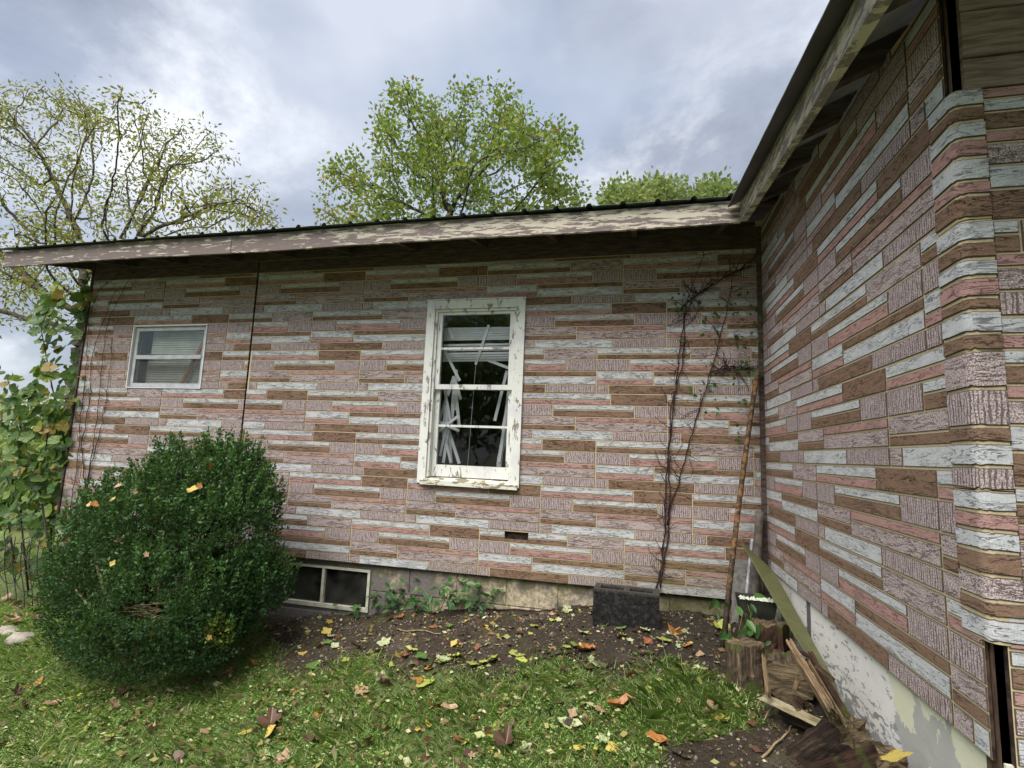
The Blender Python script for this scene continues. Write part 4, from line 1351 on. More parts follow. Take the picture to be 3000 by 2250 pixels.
# ------------------------------------------------------------------ boxwood bush
def boxwood():
    rng = np.random.default_rng(17)
    base = np.array([-4.30, -.72, float(Gz(-4.30, -.72))])
    root = thing('boxwood_bush', 'large dark green boxwood bush with small glossy leaves against the wall', 'bush', tuple(base))
    inv = Matrix.Translation(-root.location)
    Yb = -.72
    lob = [  # pixel centre, pixel radius x, y, plane
        (575, 1435, 128, 118, -.62), (690, 1420, 105, 95, -.60), (365, 1510, 112, 92, -.66), (480, 1560, 165, 135, -.80), (680, 1560, 128, 125, -.75),
        (325, 1680, 140, 132, -.80), (520, 1740, 165, 145, -.95), (720, 1700, 108, 108, -.70), (270, 1795, 95, 112, -.72), (385, 1870, 145, 100, -.93),
        (555, 1860, 130, 88, -.95), (800, 1722, 58, 52, -.62), (210, 1700, 62, 60, -.60), (650, 1800, 98, 75, -.80), (505, 1345, 42, 46, -.6), (735, 1350, 34, 48, -.58), (640, 1325, 38, 42, -.6),
        (290, 1560, 70, 66, -.62), (790, 1480, 38, 60, -.6), (440, 1410, 62, 52, -.62)]
    P, D, T = [], [], []
    tips = []
    for (px, py, rx, ry, Yp) in lob:
        px -= 16 if px > 600 else 0
        py += 26 if py < 1450 else 8
        c = atY(px, py, Yp)
        w = (c - CAM) @ CF
        ax = abs(atY(px + rx, py, Yp)[0] - c[0]); az = abs(atY(px, py - ry, Yp)[2] - c[2])
        ay = min(.42, (ax + az) * .5)
        n = int(9000 * (ax * az) / .16)
        d = rng.normal(0, 1, (n, 3)); d /= np.linalg.norm(d, axis=1, keepdims=True)
        lump = 1 + .13 * np.sin(d[:, 0] * 9 + px) * np.sin(d[:, 2] * 8 + py) + .10 * np.sin(d[:, 0] * 21) * np.sin(d[:, 2] * 19 + d[:, 1] * 15)
        rad = lump * (1 - np.abs(rng.normal(0, .13, n)))
        q = c + d * rad[:, None] * np.array([ax, ay, az])
        q[:, 1] = np.minimum(q[:, 1], -.04)
        P.append(q); D.append(d * .7 + np.array([0, 0, .55]))
        T.append(np.clip(.12 + .55 * rng.random(n) * (.75 + .25 * d[:, 2]) + .12 * rng.random() + (rng.random(n) > .965) * .25, 0, .86))
        for k in range(int(80 * ax / .3)):            # upright sprigs that break the outline
            dd = rng.normal(0, 1, 3); dd[2] = abs(dd[2]) + .3; dd /= np.linalg.norm(dd)
            a = c + dd * np.array([ax, ay, az]) * .95
            if a[1] > -.05: continue
            g = dd * .5 + np.array([0, 0, 1.]); g /= np.linalg.norm(g)
            ln = rng.uniform(.05, .19)
            m = int(ln / .0045)
            tt = rng.random(m)
            q = a + g * ln * tt[:, None] + rng.normal(0, .012, (m, 3)) * (1.2 - tt)[:, None]
            P.append(q); D.append(np.tile(g, (m, 1)) + rng.normal(0, .5, (m, 3)))
            T.append(np.clip(.35 + .3 * rng.random(m) + .25 * tt, 0, .86))
    P, D, T = np.concatenate(P), np.concatenate(D), np.concatenate(T)
    # bare window of twigs low on the front, and a shadowed cleft at right
    q, w = project(P)
    hole = (((q[:, 0] - 415) / 85) ** 2 + ((q[:, 1] - 1792) / 30) ** 2 < 1) & (P[:, 1] < -.85) & (rng.random(len(P)) > .12)
    hole |= (np.abs((q[:, 1] - 1600) + (q[:, 0] - 680) * .55) < 16) & (q[:, 0] > 620) & (q[:, 0] < 745) & (P[:, 1] < -.8)
    keep = ~hole & (P[:, 2] > Gz(P[:, 0], P[:, 1]) + .01)
    P, D, T = P[keep], D[keep], T[keep]
    q = q[keep]
    yel = (((q[:, 0] - 640) / 45) ** 2 + ((q[:, 1] - 1850) / 50) ** 2 < 1) & (P[:, 1] < -.8)
    T = np.where(yel & (rng.random(len(T)) > .35), rng.uniform(.88, 1, len(T)), T)
    V, F = leaf_cloud(P, D, .026 * rng.uniform(.65, 1.3, len(P)), .52, .55, rng)
    o = link('foliage', np_mesh('foliage', V, F, False, None, T), root, M_BOX); o.matrix_parent_inverse = inv
    for k in range(11):
        a = rng.uniform(0, 6.28); r_ = rng.uniform(.2, .75)
        e_ = base + np.array([math.cos(a) * r_, math.sin(a) * r_ * .5, rng.uniform(.5, 1.1)])
        m = base + np.array([math.cos(a) * .1, math.sin(a) * .08, -.02])
        mid = (m + e_) / 2 + rng.normal(0, .05, 3)
        mb = MB(); mb.tube([m, mid, e_], [.02, .013, .005], 5)
        o = mb.build('stem', M_TWIG, None, True); o.parent = root; o.matrix_parent_inverse = inv
    for k in range(20):
        a = atY(rng.uniform(335, 420), rng.uniform(1775, 1820), -.88); b = atY(rng.uniform(430, 500), rng.uniform(1755, 1825), -1.0 - rng.random() * .05)
        m = (a + b) / 2 + np.array([0, -.03, rng.uniform(-.01, .05)])
        mb = MB(); mb.tube([a, m, b], [.0035, .003, .0015], 4)
        o = mb.build('twig', M_TWIG); o.parent = root; o.matrix_parent_inverse = inv
    return P
BUSHP = boxwood()

# ------------------------------------------------------------------ grass, clover, seedlings
def grass():
    rng = np.random.default_rng(23)
    n = 360000
    x = rng.uniform(-6.9, .0, n); y = -2.3 + 2.3 * rng.random(n) ** .85
    far = rng.random(n) < .06
    x = np.where(far, rng.uniform(-9.5, -6.4, n), x); y = np.where(far, rng.uniform(-1.5, 3, n), y)
    sm = soil_mask(x, y)
    patch = .5 + .5 * np.sin(x * 5.3 + 2 * np.sin(y * 3.7)) * np.sin(y * 6.1 + x * 1.3)
    keep = (rng.random(n) > sm * 1.02 - .005) & (rng.random(n) < .45 + .55 * patch) & ~((x > -4.65) & (x < -3.95) & (y > -.80) & (y < -.4)) & ~((y > -.02) & (x > -6.35))
    x, y, patch = x[keep], y[keep], patch[keep]
    n = len(x)
    z = Gz(x, y) - .004
    long = .45 * np.exp(-(((x + .62) / .35) ** 2 + ((y + 1.02) / .22) ** 2))
    h = rng.gamma(4, .0075, n) * (.75 + .6 * patch) * (1 + 1.6 * long) + .008
    a = rng.uniform(0, 6.283, n)
    lean = rng.uniform(.4, 1.9, n)
    d = np.stack([np.cos(a) * lean, np.sin(a) * lean, np.ones(n)], -1); d /= np.linalg.norm(d, axis=1, keepdims=True)
    s = np.stack([-np.sin(a), np.cos(a), np.zeros(n)], -1) * (rng.uniform(.0007, .0019, n))[:, None]
    B = np.stack([x, y, z], -1)
    mid = B + d * (h * .55)[:, None]
    bend = np.stack([np.cos(a), np.sin(a), -.5 * np.ones(n)], -1) * (h * rng.uniform(.0, .4, n))[:, None]
    tip = B + d * h[:, None] + bend
    V = np.stack([B - s, B + s, mid + s * .8, tip, mid - s * .8], 1).reshape(-1, 3)
    F = np.arange(n * 5).reshape(n, 5)
    t = np.clip(.25 + .35 * patch + rng.normal(0, .16, n) + (rng.random(n) > .88) * .5, 0, 1)
    o = link('grass', np_mesh('grass', V, F, False, None, t), None, M_GRASS)
    o['kind'] = 'stuff'; o['label'] = 'short uneven lawn grass in front of the bare soil'; o['category'] = 'grass'
    # clover and small broad leaves
    n = 11000
    x = rng.uniform(-5.5, -.1, n); y = rng.uniform(-2.1, -.55, n)
    sm = soil_mask(x, y)
    patch = np.sin(x * 2.9 + 1) * np.sin(y * 5.1 + x) + .3 * np.sin(x * 11)
    keep = (rng.random(n) > sm * .985) & (patch > -.25) & ~((x > -4.95) & (x < -3.75) & (y > -.95))
    x, y = x[keep], y[keep]; n = len(x)
    P = np.stack([x, y, Gz(x, y) + rng.uniform(.006, .035, n)], -1)
    dd = rng.normal(0, 1, (n, 3)) * np.array([1, 1, .15])
    L_ = rng.uniform(.006, .017, n)
    d = dd / np.linalg.norm(dd, axis=1, keepdims=True)
    r = np.stack([-d[:, 1], d[:, 0], rng.normal(0, .25, n)], -1)
    V = np.stack([P, P + d * .35 * L_[:, None] + r * .42 * L_[:, None], P + d * .8 * L_[:, None] + r * .36 * L_[:, None], P + d * L_[:, None],
                  P + d * .8 * L_[:, None] - r * .36 * L_[:, None], P + d * .35 * L_[:, None] - r * .42 * L_[:, None]], 1).reshape(-1, 3)
    F = np.arange(n * 6).reshape(n, 6)
    o = link('clover', np_mesh('clover', V, F, False, None, np.clip(rng.normal(.55, .2, n), 0, .95)), None, M_GRASS)
    o['kind'] = 'stuff'; o['label'] = 'tiny round clover and weed leaves among the grass'; o['category'] = 'clover'
    # grit and crumbs of soil
    n = 5200
    x = rng.uniform(-3.9, -.05, n); y = rng.uniform(-1.7, -.02, n)
    k = soil_mask(x, y) > .5
    x, y = x[k], y[k]; n = len(x)
    r_ = rng.gamma(2.0, .0022, n) + .0015
    c = np.stack([x, y, Gz(x, y) + r_ * .3], -1)
    oct_ = np.array([(1, 0, 0), (0, 1, 0), (-1, 0, 0), (0, -1, 0), (0, 0, .8), (0, 0, -.8)])
    V = (c[:, None] + oct_[None] * r_[:, None, None] * rng.uniform(.6, 1.4, (n, 6, 1))).reshape(-1, 3)
    fb = np.array([(0, 1, 4), (1, 2, 4), (2, 3, 4), (3, 0, 4), (1, 0, 5), (2, 1, 5), (3, 2, 5), (0, 3, 5)])
    F = (np.arange(n)[:, None, None] * 6 + fb[None]).reshape(-1, 3)
    m_ = 5200
    x2 = rng.uniform(-5.2, -.05, m_); y2 = -1.9 + 1.88 * rng.random(m_)
    k2 = ~((x2 > -4.95) & (x2 < -3.6) & (y2 > -.95))
    x2, y2 = x2[k2], y2[k2]; m_ = len(x2)
    P2 = np.stack([x2, y2, Gz(x2, y2) + .004 + .022 * (1 - soil_mask(x2, y2))], -1)
    V2, F2 = leaf_cloud(P2, rng.normal(0, 1, (m_, 3)) * np.array([1, 1, .12]), rng.gamma(3, .007, m_) + .007, .6, .15, rng)
    o = link('leaf_litter', np_mesh('leaf_litter', V2, F2, False, None, rng.random(m_)), None, mat_leaf('leaf_crumbs', [(0, (.03, .014, .01)), (.35, (.11, .05, .025)), (.65, (.26, .19, .06)), (.85, (.36, .38, .14)), (1, (.55, .5, .35))], .6, .1))
    o['kind'] = 'stuff'; o['label'] = 'scraps of old leaf scattered over soil and lawn'; o['category'] = 'leaf litter'
    o = link('gravel', np_mesh('gravel', V, F), None, mat_simple('grit', (0.05, 0.04, 0.03), (0.28, 0.24, 0.19), 60, .9))
    o['kind'] = 'stuff'; o['label'] = 'small stones and crumbs on the bare soil'; o['category'] = 'gravel'
grass()

rs_ = random.Random(31)
for i in range(15):
    px = 1010 + i * 34 + rs_.uniform(-10, 10)
    X = onG(px, 1806 - (px - 1000) * .06 + rs_.uniform(-14, 14))
    h = rs_.uniform(.10, .19) * (1.15 if 1080 < px < 1400 else .6)
    stems = []
    for k in range(3):
        a = rs_.uniform(0, 6.28)
        stems.append([(X[0], X[1], X[2]), (X[0] + math.cos(a) * h * .25, X[1] + math.sin(a) * h * .2, X[2] + h * .6), (X[0] + math.cos(a) * h * .6, X[1] + math.sin(a) * h * .3, X[2] + h)])
    leafy_stems('leafy_seedling', 'low green seedling with pointed leaves at the foot of the stained foundation', 'seedling', tuple(X), stems, 30 if h > .09 else 12, .072, M_IVY, 60 + i, 'seedlings along the foundation', .003, 'oval', M_IVY if False else M_TWIG, (0, -.6, 1))
Xp = atY(2090, 1775, -.42)
leafy_stems('leafy_seedling', 'green seedling with drooping leaves in front of the rusty pole', 'seedling', tuple(onG(2140, 1900)),
            [[tuple(onG(2140, 1900)), tuple(atY(2130, 1800, -.45)), tuple(atY(2080, 1765, -.45))], [tuple(onG(2140, 1900)), tuple(atY(2140, 1800, -.45)), tuple(atY(2150, 1760, -.45))]], 11, .085, M_IVY, 90, None, .003, 'oval', M_TWIG, (0, -1, .4))
leafy_stems('leafy_seedling', 'green seedling hanging in front of the rotten stump and stake', 'seedling', tuple(onG(2185, 1900)),
            [[tuple(onG(2190, 1905)), tuple(atY(2200, 1800, -.62)), tuple(atY(2190, 1770, -.62))], [tuple(onG(2190, 1905)), tuple(atY(2165, 1850, -.62)), tuple(atY(2175, 1800, -.62))]], 18, .07, M_IVY, 91, None, .003, 'oval', M_TWIG, (0, -1, .4))

# ------------------------------------------------------------------ corner clutter
def mat_rust():
    g = G_('rusty_pipe')
    P = g.obj()
    n = g.noise(g.map(P, (1, 1, 1)), 26, 5, .65)
    c = g.mix(g.step(n, .42, .62), (0.045, 0.028, 0.018), (0.19, 0.105, 0.04))
    c = g.mix(g.math('MULTIPLY', g.step(g.noise(P, 45, 4, .7), .6, .66), .8), c, (0.42, 0.29, 0.13))
    low = g.step(g.xyz(g.pos())[2], .95, .70)
    c = g.mix(g.math('MULTIPLY', low, .8), c, (0.025, 0.02, 0.016))
    return g.done(c, .7, g.bump(n, .5, .004))
M_RUST = mat_rust()
def rod(name, label, cat, a, b, r, mat, bend=0.0, n=10):
    a, b = np.array(a, float), np.array(b, float)
    root = thing(name, label, cat, tuple(a))
    mb = MB()
    pts = [a + (b - a) * t + np.array([bend * math.sin(math.pi * t), 0, 0]) for t in np.linspace(0, 1, n)]
    mb.tube(pts, r, 10)
    o = mb.build('shaft', mat, None, True); o.parent = root; o.matrix_parent_inverse = Matrix.Translation(-root.location)
    return root
pb = onG(2116, 1898)
rod('rusty_pole', 'long rusty brown pole leaning into the inside corner of the walls', 'pole', pb - np.array([0, 0, .03]), (-.052, -.062, ZO - .19), .017, M_RUST, -.012)
M_GREYP = mat_simple('weathered_pipe', (0.07, 0.06, 0.05), (0.17, 0.145, 0.115), 20, .7)
rod('metal_pipe', 'short dark pipe standing upright in the inside corner', 'pipe', (-.135, -.18, float(Gz(-.13, -.18)) - .02), (-.06, -.085, ZO - 1.16), .027, M_GREYP)
rod('metal_pipe', 'thin pale grey pipe behind the olive board', 'pipe', (-.21, -.24, float(Gz(-.2, -.24)) - .02), (-.105, -.055, ZO - 1.35), .010, mat_simple('pale_pipe', (.22, .23, .25), (.55, .56, .58), 30, .6))
# flat grey slab against the wall in the corner
g1, g2 = atY(2140, 1690, -.05), atY(2205, 1690, -.05)
sl = thing('cement_board', 'small grey cement board propped on the wall behind the rusty pole', 'board', (g1[0] + .1, -.06, float(Gz(g1[0], -.06))))
mb = MB(); zb0 = float(Gz(g1[0], -.05)) - .01
mb.add([(g1[0], -.075, zb0), (g2[0] + .03, -.075, zb0), (g2[0] + .03, -.022, ZO - 1.50), (g1[0] + .02, -.022, ZO - 1.50), (g1[0], -.063, zb0), (g2[0] + .03, -.063, zb0), (g2[0] + .03, -.012, ZO - 1.50), (g1[0] + .02, -.012, ZO - 1.50)],
       [(0, 1, 2, 3), (5, 4, 7, 6), (1, 0, 4, 5), (3, 2, 6, 7), (0, 3, 7, 4), (2, 1, 5, 6)])
o = mb.build('panel', mat_simple('cement', (.13, .125, .115), (.24, .23, .21), 40, .9, .3)); o.parent = sl; o.matrix_parent_inverse = Matrix.Translation(-sl.location)

# olive board leaning along wall B
def olive_board():
    T = atY(2176, 1590, -.16); Bt = atX(2484, 2112, -.05)
    Sh = atX(2266, 1672, -.028)
    M2 = atX(2440, 1985, -.03)
    Lm = atX(2318, 1835, -.105); L2 = atX(2412, 1985, -.10); Lt = atX(2234, 1690, -.13)
    front = [T, Lt, Lm, L2, Bt, M2, atX(2360, 1840, -.03), Sh]
    root = thing('olive_board', 'long olive green board leaning against the white foundation with a pointed top', 'board', tuple(Bt))
    nrm = np.cross(Bt - T, Sh - T); nrm /= np.linalg.norm(nrm)
    if nrm @ (CAM - T) < 0: nrm = -nrm
    back = [p - nrm * .012 for p in front]
    n = len(front)
    mb = MB()
    fr = list(range(n))
    tri = [(0, 1, 7), (1, 6, 7), (1, 2, 6), (2, 5, 6), (2, 3, 5), (3, 4, 5)]
    mb.add(front + back, tri + [(c + n, b + n, a + n) for a, b, c in tri] + [(i, i + n, (i + 1) % n + n, (i + 1) % n) for i in fr])
    g = G_('olive_paint')
    P = g.pos()
    nz = g.noise(g.map(P, (3, 3, 1)), 9, 5, .6)
    c = g.mix(nz, (0.055, 0.062, 0.022), (0.15, 0.155, 0.065))
    m = g.done(c, .55, g.bump(nz, .2, .003), .4)
    o = mb.build('panel', m); o.parent = root; o.matrix_parent_inverse = Matrix.Translation(-root.location)
olive_board()

# hollow concrete block with two cores
def cinder():
    c = onG(1835, 1822)
    root = thing('concrete_block', 'dark wet hollow concrete block lying on the soil below the siding', 'block', tuple(c))
    root.rotation_euler = (0, 0, math.radians(-2))
    L_, D_, H_ = .43, .17, .215
    mb = MB()
    x0, x1, y0, y1 = -L_ / 2, L_ / 2, -D_ / 2, D_ / 2
    cores = [(-.172, -.018), (.022, .172)]
    xs = [x0, cores[0][0], cores[0][1], cores[1][0], cores[1][1], x1]
    wy = .036
    for i in range(5):
        if i in (1, 3):
            mb.box(xs[i], xs[i + 1], y0, y0 + wy, -.02, H_ - .0008); mb.box(xs[i], xs[i + 1], y1 - wy, y1, -.02, H_ - .0008)
            mb.box(xs[i], xs[i + 1], y0 + wy, y1 - wy, -.02, .09)
        else:
            mb.box(xs[i], xs[i + 1], y0, y1, -.02, H_)
    g = G_('wet_concrete')
    P = g.pos(); nz = g.noise(P, 55, 5, .7)
    pit = g.step(g.noise(P, 30, 6, .8), .38, .62)
    cc = g.mix(pit, (0.005, 0.005, 0.005), (0.045, 0.042, 0.040))
    cc = g.mix(g.math('MULTIPLY', g.step(g.xyz(P)[2], float(c[2]) + .19, float(c[2]) + .215), .5), cc, (0.16, 0.15, 0.12))
    o = mb.build('shell', g.done(cc, .7, g.bump(g.math('ADD', nz, pit), 1.0, .012), .3)); o.parent = root
cinder()

# split logs and rotten wood
def mat_wood(name, c0, c1, c2, stretch=(14, 14, 1.2), moss=0.0):
    g = G_(name)
    P = g.obj()
    n = g.noise(g.map(P, stretch), 3.2, 6, .65, .6)
    c = g.ramp(n, [(.28, c0), (.5, c1), (.72, c2)])
    if moss:
        c = g.mix(g.math('MULTIPLY', g.step(g.noise(P, 9, 5), .5 - moss * .2, .62 - moss * .2), .85), c, (0.07, 0.085, 0.018))
    fine = g.noise(g.map(P, tuple(q * 3 for q in stretch)), 6, 4, .7)
    c = g.mix(g.math('MULTIPLY', g.step(fine, .5, .65), .55), c, tuple(q * .6 for q in c0))
    return g.done(c, .85, g.bump(g.math('ADD', n, g.math('MULTIPLY', fine, .6)), 1.0, .014))
M_LOGD = mat_wood('rotten_dark_wood', (0.010, 0.007, 0.005), (0.035, 0.022, 0.015), (0.13, 0.085, 0.05))
M_LOGG = mat_wood('grey_split_wood', (0.012, 0.009, 0.006), (0.085, 0.06, 0.038), (0.34, 0.26, 0.16), moss=.02)
M_LOGP = mat_wood('pale_splintered_wood', (0.06, 0.035, 0.02), (0.27, 0.18, 0.10), (0.50, 0.38, 0.24))
M_LOGR = mat_wood('reddish_rotten_wood', (0.012, 0.007, 0.005), (0.055, 0.027, 0.016), (0.15, 0.078, 0.045), moss=.2)
M_LOGEND = mat_wood('sawn_log_end', (0.025, 0.018, 0.01), (0.15, 0.11, 0.06), (0.34, 0.27, 0.16), (2.5, 16, 2.5))
def log(name, label, a, b, prof, mat, seed, rough=.10, nseg=9, endcut=.04, group=None, cat='log'):
    """irregular split log from a to b; prof = list of (angle deg, radius) for the cross section"""
    r_ = random.Random(seed)
    a, b = Vector(a), Vector(b)
    ln = (b - a).length
    q = (b - a).to_track_quat('Z', 'Y')
    root = thing(name, label, cat, tuple(a), group)
    root.rotation_euler = q.to_euler()
    pr = []
    for i in range(len(prof)):
        (a0, r0), (a1, r1) = prof[i], prof[(i + 1) % len(prof)]
        if a1 <= a0: a1 += 360
        p0 = Vector((math.cos(math.radians(a0)) * r0, math.sin(math.radians(a0)) * r0)); p1 = Vector((math.cos(math.radians(a1)) * r1, math.sin(math.radians(a1)) * r1))
        for t in (0, .25, .5, .75): pr.append(p0.lerp(p1, t))
    n = len(pr)
    groove = [r_.uniform(1 - rough, 1 + rough * .6) for _ in range(n)]
    mb = MB()
    V = []
    for k in range(nseg + 1):
        t = k / nseg
        for i in range(n):
            s = groove[i] * (1 + r_.uniform(-rough, rough) * .35) * (1 - .05 * t)
            z = ln * t
            if k in (0, nseg): z += r_.uniform(-endcut, endcut) * (1 if k else -1)
            V.append((pr[i].x * s, pr[i].y * s, z))
    F = []
    for k in range(nseg):
        for i in range(n): F.append((k * n + i, k * n + (i + 1) % n, (k + 1) * n + (i + 1) % n, (k + 1) * n + i))
    caps = []
    for k, sgn in ((0, 1), (nseg, -1)):
        prev = [k * n + i for i in range(n)]
        for fr in (.72, .4):
            b0 = len(V)
            for i in range(n):
                x, y, z = V[k * n + i]
                V.append((x * fr, y * fr, ln * (k / nseg) + (z - ln * k / nseg) * fr + r_.uniform(-.25, .25) * endcut))
            for i in range(n):
                q_ = (prev[i], b0 + i, b0 + (i + 1) % n, prev[(i + 1) % n])
                caps.append(q_ if sgn > 0 else q_[::-1])
            prev = [b0 + i for i in range(n)]
        caps.append(tuple(prev[::-1]) if sgn > 0 else tuple(prev))
    F += caps
    mb.add(V, F)
    mb.m = [0] * (nseg * n) + [1] * len(caps)
    o = mb.build('wood', [mat, M_LOGEND]); o.parent = root
    return root
def up(p, h, dx=0, dy=0): return (p[0] + dx, p[1] + dy, p[2] + h)
g_ = onG(2205, 2022)
log('split_log', 'upright weathered split log with grooved grey side beside the grass', up(g_, -.05, 0, .04), up(g_, .215, -.01, .06), [(200, .10), (250, .115), (300, .10), (345, .125), (30, .09), (100, .08), (160, .10)], M_LOGG, 3, .20, 9, .012)
g_ = onG(2322, 2062)
log('split_log', 'short sawn log with flat tan end facing the yard', np.array(up(g_, .085, .02, .17)), np.array(up(g_, .095, -.025, -.03)), [(20, .13), (70, .115), (120, .115), (165, .12), (205, .11), (255, .10), (300, .10), (345, .125)], M_LOGG, 5, .10, 6, .006)
p0, p1 = atX(2352, 1905, -.15), atX(2452, 2075, -.13)
for i in range(7):
    r_ = random.Random(70 + i)
    off = np.array([r_.uniform(-.055, .035), r_.uniform(-.03, .03), r_.uniform(-.04, .02)])
    log('wood_splinter', 'long reddish grey splinter of rotten wood lying along the olive board', np.array(p0) + off, np.array(p1) + off * .7 + np.array([0, r_.uniform(-.06, .04), 0]), [(0, .012), (80, .020), (180, .011), (260, .022)], M_LOGP if i % 3 else M_LOGR, 20 + i, .35, 10, .035, 'splinters beside the olive board', 'splinter')
log('wood_splinter', 'cream strip of bark-free wood lying across the front of the logs', atX(2247, 2050, -.27), atX(2428, 2135, -.12), [(0, .030), (75, .022), (180, .032), (265, .016)], mat_wood('cream_strip', (.14, .10, .05), (.38, .33, .19), (.56, .52, .36)), 41, .22, 12, .03, None, 'splinter')
log('wood_splinter', 'narrow upright pale splinter between the two split logs', atX(2252, 2040, -.28), atX(2238, 1925, -.27), [(0, .012), (90, .022), (180, .012), (270, .020)], M_LOGP, 42, .3, 8, .02, None, 'splinter')
log('rotten_log', 'large black rotten log lying at the foot of the white foundation', atX(2332, 2262, -.20), atX(2500, 2150, -.06), [(0, .09), (50, .085), (100, .10), (150, .085), (210, .09), (270, .085), (320, .10)], M_LOGD, 44, .14, 12, .025)
log('rotten_log', 'dark brown log in front of the black rotten log by the foundation', atX(2400, 2300, -.16), atX(2612, 2228, -.04), [(0, .07), (60, .06), (120, .072), (200, .065), (270, .06), (330, .07)], M_LOGR, 45, .14, 10, .02)
log('rotten_log', 'broken reddish rotten slab lying under the cream strip', atX(2300, 2085, -.20), atX(2470, 2150, -.08), [(0, .05), (70, .03), (180, .055), (250, .035)], M_LOGD, 46, .3, 10, .03)
g_ = onG(2262, 1925)
log('rotten_stump', 'mossy rotten stump under the lichened box in the corner', up(g_, -.06, -.0, .05), up(g_, .165, .0, .06), [(0, .10), (60, .11), (120, .10), (190, .12), (240, .10), (290, .115), (330, .10)], M_LOGR, 51, .14, 8, .02, None, 'stump')
rk = random.Random(64)
for i in range(16):
    px, py = rk.uniform(2262, 2400), rk.uniform(1925, 2110)
    a = atX(px, py, rk.uniform(-.22, -.10)); a[2] = max(a[2], float(Gz(a[0], a[1])) + .015)
    dr = np.array([rk.uniform(-.05, .05), rk.uniform(-.10, .10), rk.uniform(-.05, .01)])
    log('wood_chip', 'crumbling reddish chip of rotten wood among the split logs', a, a + dr, [(0, .016), (90, .010), (180, .018), (270, .008)], (M_LOGR, M_LOGD, M_LOGP)[i % 3], 300 + i, .3, 4, .012, 'rotten chips among the logs', 'wood chip')
# dark planter box with pale lichen crust on its rim
c0 = atY(2215, 1832, -.40)
bx = thing('planter_box', 'black tapered planter box with a crust of pale lichen on its rim', 'planter', tuple(c0))
mb = MB()
def taper(mb, z0, z1, w0, w1, d0, d1, m=0):
    mb.add([(-w0, -d0, z0), (w0, -d0, z0), (w0, d0, z0), (-w0, d0, z0), (-w1, -d1, z1), (w1, -d1, z1), (w1, d1, z1), (-w1, d1, z1)],
           [(0, 3, 2, 1), (4, 5, 6, 7), (0, 1, 5, 4), (1, 2, 6, 5), (2, 3, 7, 6), (3, 0, 4, 7)], m)
taper(mb, -.04, .165, .075, .105, .06, .085)
o = mb.build('tub', mat_simple('black_tub', (.012, .014, .012), (.04, .045, .03), 14, .6)); o.parent = bx
rl = random.Random(8)
mb = MB()
for k in range(70):
    x, y = rl.uniform(-.10, .10), rl.uniform(-.09, -.03)
    s_ = rl.uniform(.006, .014); z = .166
    mb.add([(x + s_, y, z), (x, y + s_, z), (x - s_, y, z), (x, y - s_, z), (x + rl.uniform(-.3, .3) * s_, y, z + s_ * rl.uniform(.6, 1.5))], [(0, 1, 4), (1, 2, 4), (2, 3, 4), (3, 0, 4)])
o = mb.build('lichen', mat_simple('pale_lichen', (.45, .50, .36), (.70, .74, .62), 60, .9)); o.parent = bx
sa, sb_ = onG(2168, 1905), atY(2178, 1795, -.50)
stk = thing('wood_stake', 'short grey wooden stake standing beside the rusty pole', 'stake', tuple(sa))
mb = MB(); mb.bar(tuple(sa - np.array([0, 0, .04])), tuple(sb_), .045, .02, up=(0, -1, 0)); o = mb.build('stake_shaft', M_LOGG); o.parent = stk; o.matrix_parent_inverse = Matrix.Translation(-stk.location)

# twigs on the soil
rt = random.Random(12)
for i, (p, q, lab) in enumerate((((1560, 1950), (1700, 1915), 'brown twig lying on bare soil below the tall window'), ((1300, 1790), (1740, 1782), 'long thin root lying along the stained foundation'), ((1165, 1850), (1290, 1862), 'thin straight twig on soil in front of the seedlings'),
                                 ((1890, 1975), (1960, 1890), 'small twig on soil in front of the concrete block'), ((2235, 2230), (2330, 2130), 'dry grass stalk by the bare patch near the logs'))):
    a, b = onG(*p), onG(*q)
    root = thing('twig', lab, 'twig', tuple(a))
    pts = []
    for t in np.linspace(0, 1, 9):
        c = a * (1 - t) + b * t; c[2] = float(Gz(c[0], c[1])) + .008 + rt.uniform(0, .008); c[0] += rt.uniform(-.008, .008); pts.append(tuple(c))
    mb = MB(); mb.tube(pts, [.006 * (1 - .5 * k / 9) for k in range(9)], 5)
    o = mb.build('stick', M_TWIG if i in (2, 4) else M_VINE, None, True); o.parent = root; o.matrix_parent_inverse = Matrix.Translation(-root.location)

# wire trellis at the far left and stones below it
tr = thing('wire_trellis', 'low curly black wire trellis at the end of the house', 'trellis', (-6.9, -.1, float(Gz(-6.9, -.1))))
inv = Matrix.Translation(-tr.location)
M_WIRE = mat_simple('black_wire', (.02, .018, .016), (.06, .05, .045), 40, .6)
def wire(pts):
    mb = MB(); mb.tube(pts, .0045, 5); o = mb.build('wire', M_WIRE, None, True); o.parent = tr; o.matrix_parent_inverse = inv
rx = random.Random(4)
for i in range(7):
    px = -30 + i * 24
    wire([tuple(atY(px + 6 * math.sin(k), 1810 - 34 * k, -.1)) for k in range(8)])
for i in range(6):
    cx, cy, r_ = 5 + i * 22, 1640 + (i % 2) * 62 - 30 * (i % 3), 26 + 5 * (i % 3)
    wire([tuple(atY(cx + r_ * math.cos(a) * (1 + .15 * math.sin(2 * a)), cy + r_ * 1.2 * math.sin(a), -.1 + .01 * (i % 2))) for a in np.linspace(0, 5.6, 16)])
wire([tuple(atY(-40 + 30 * k, 1600 + 12 * math.sin(k * 1.3), -.1)) for k in range(7)])
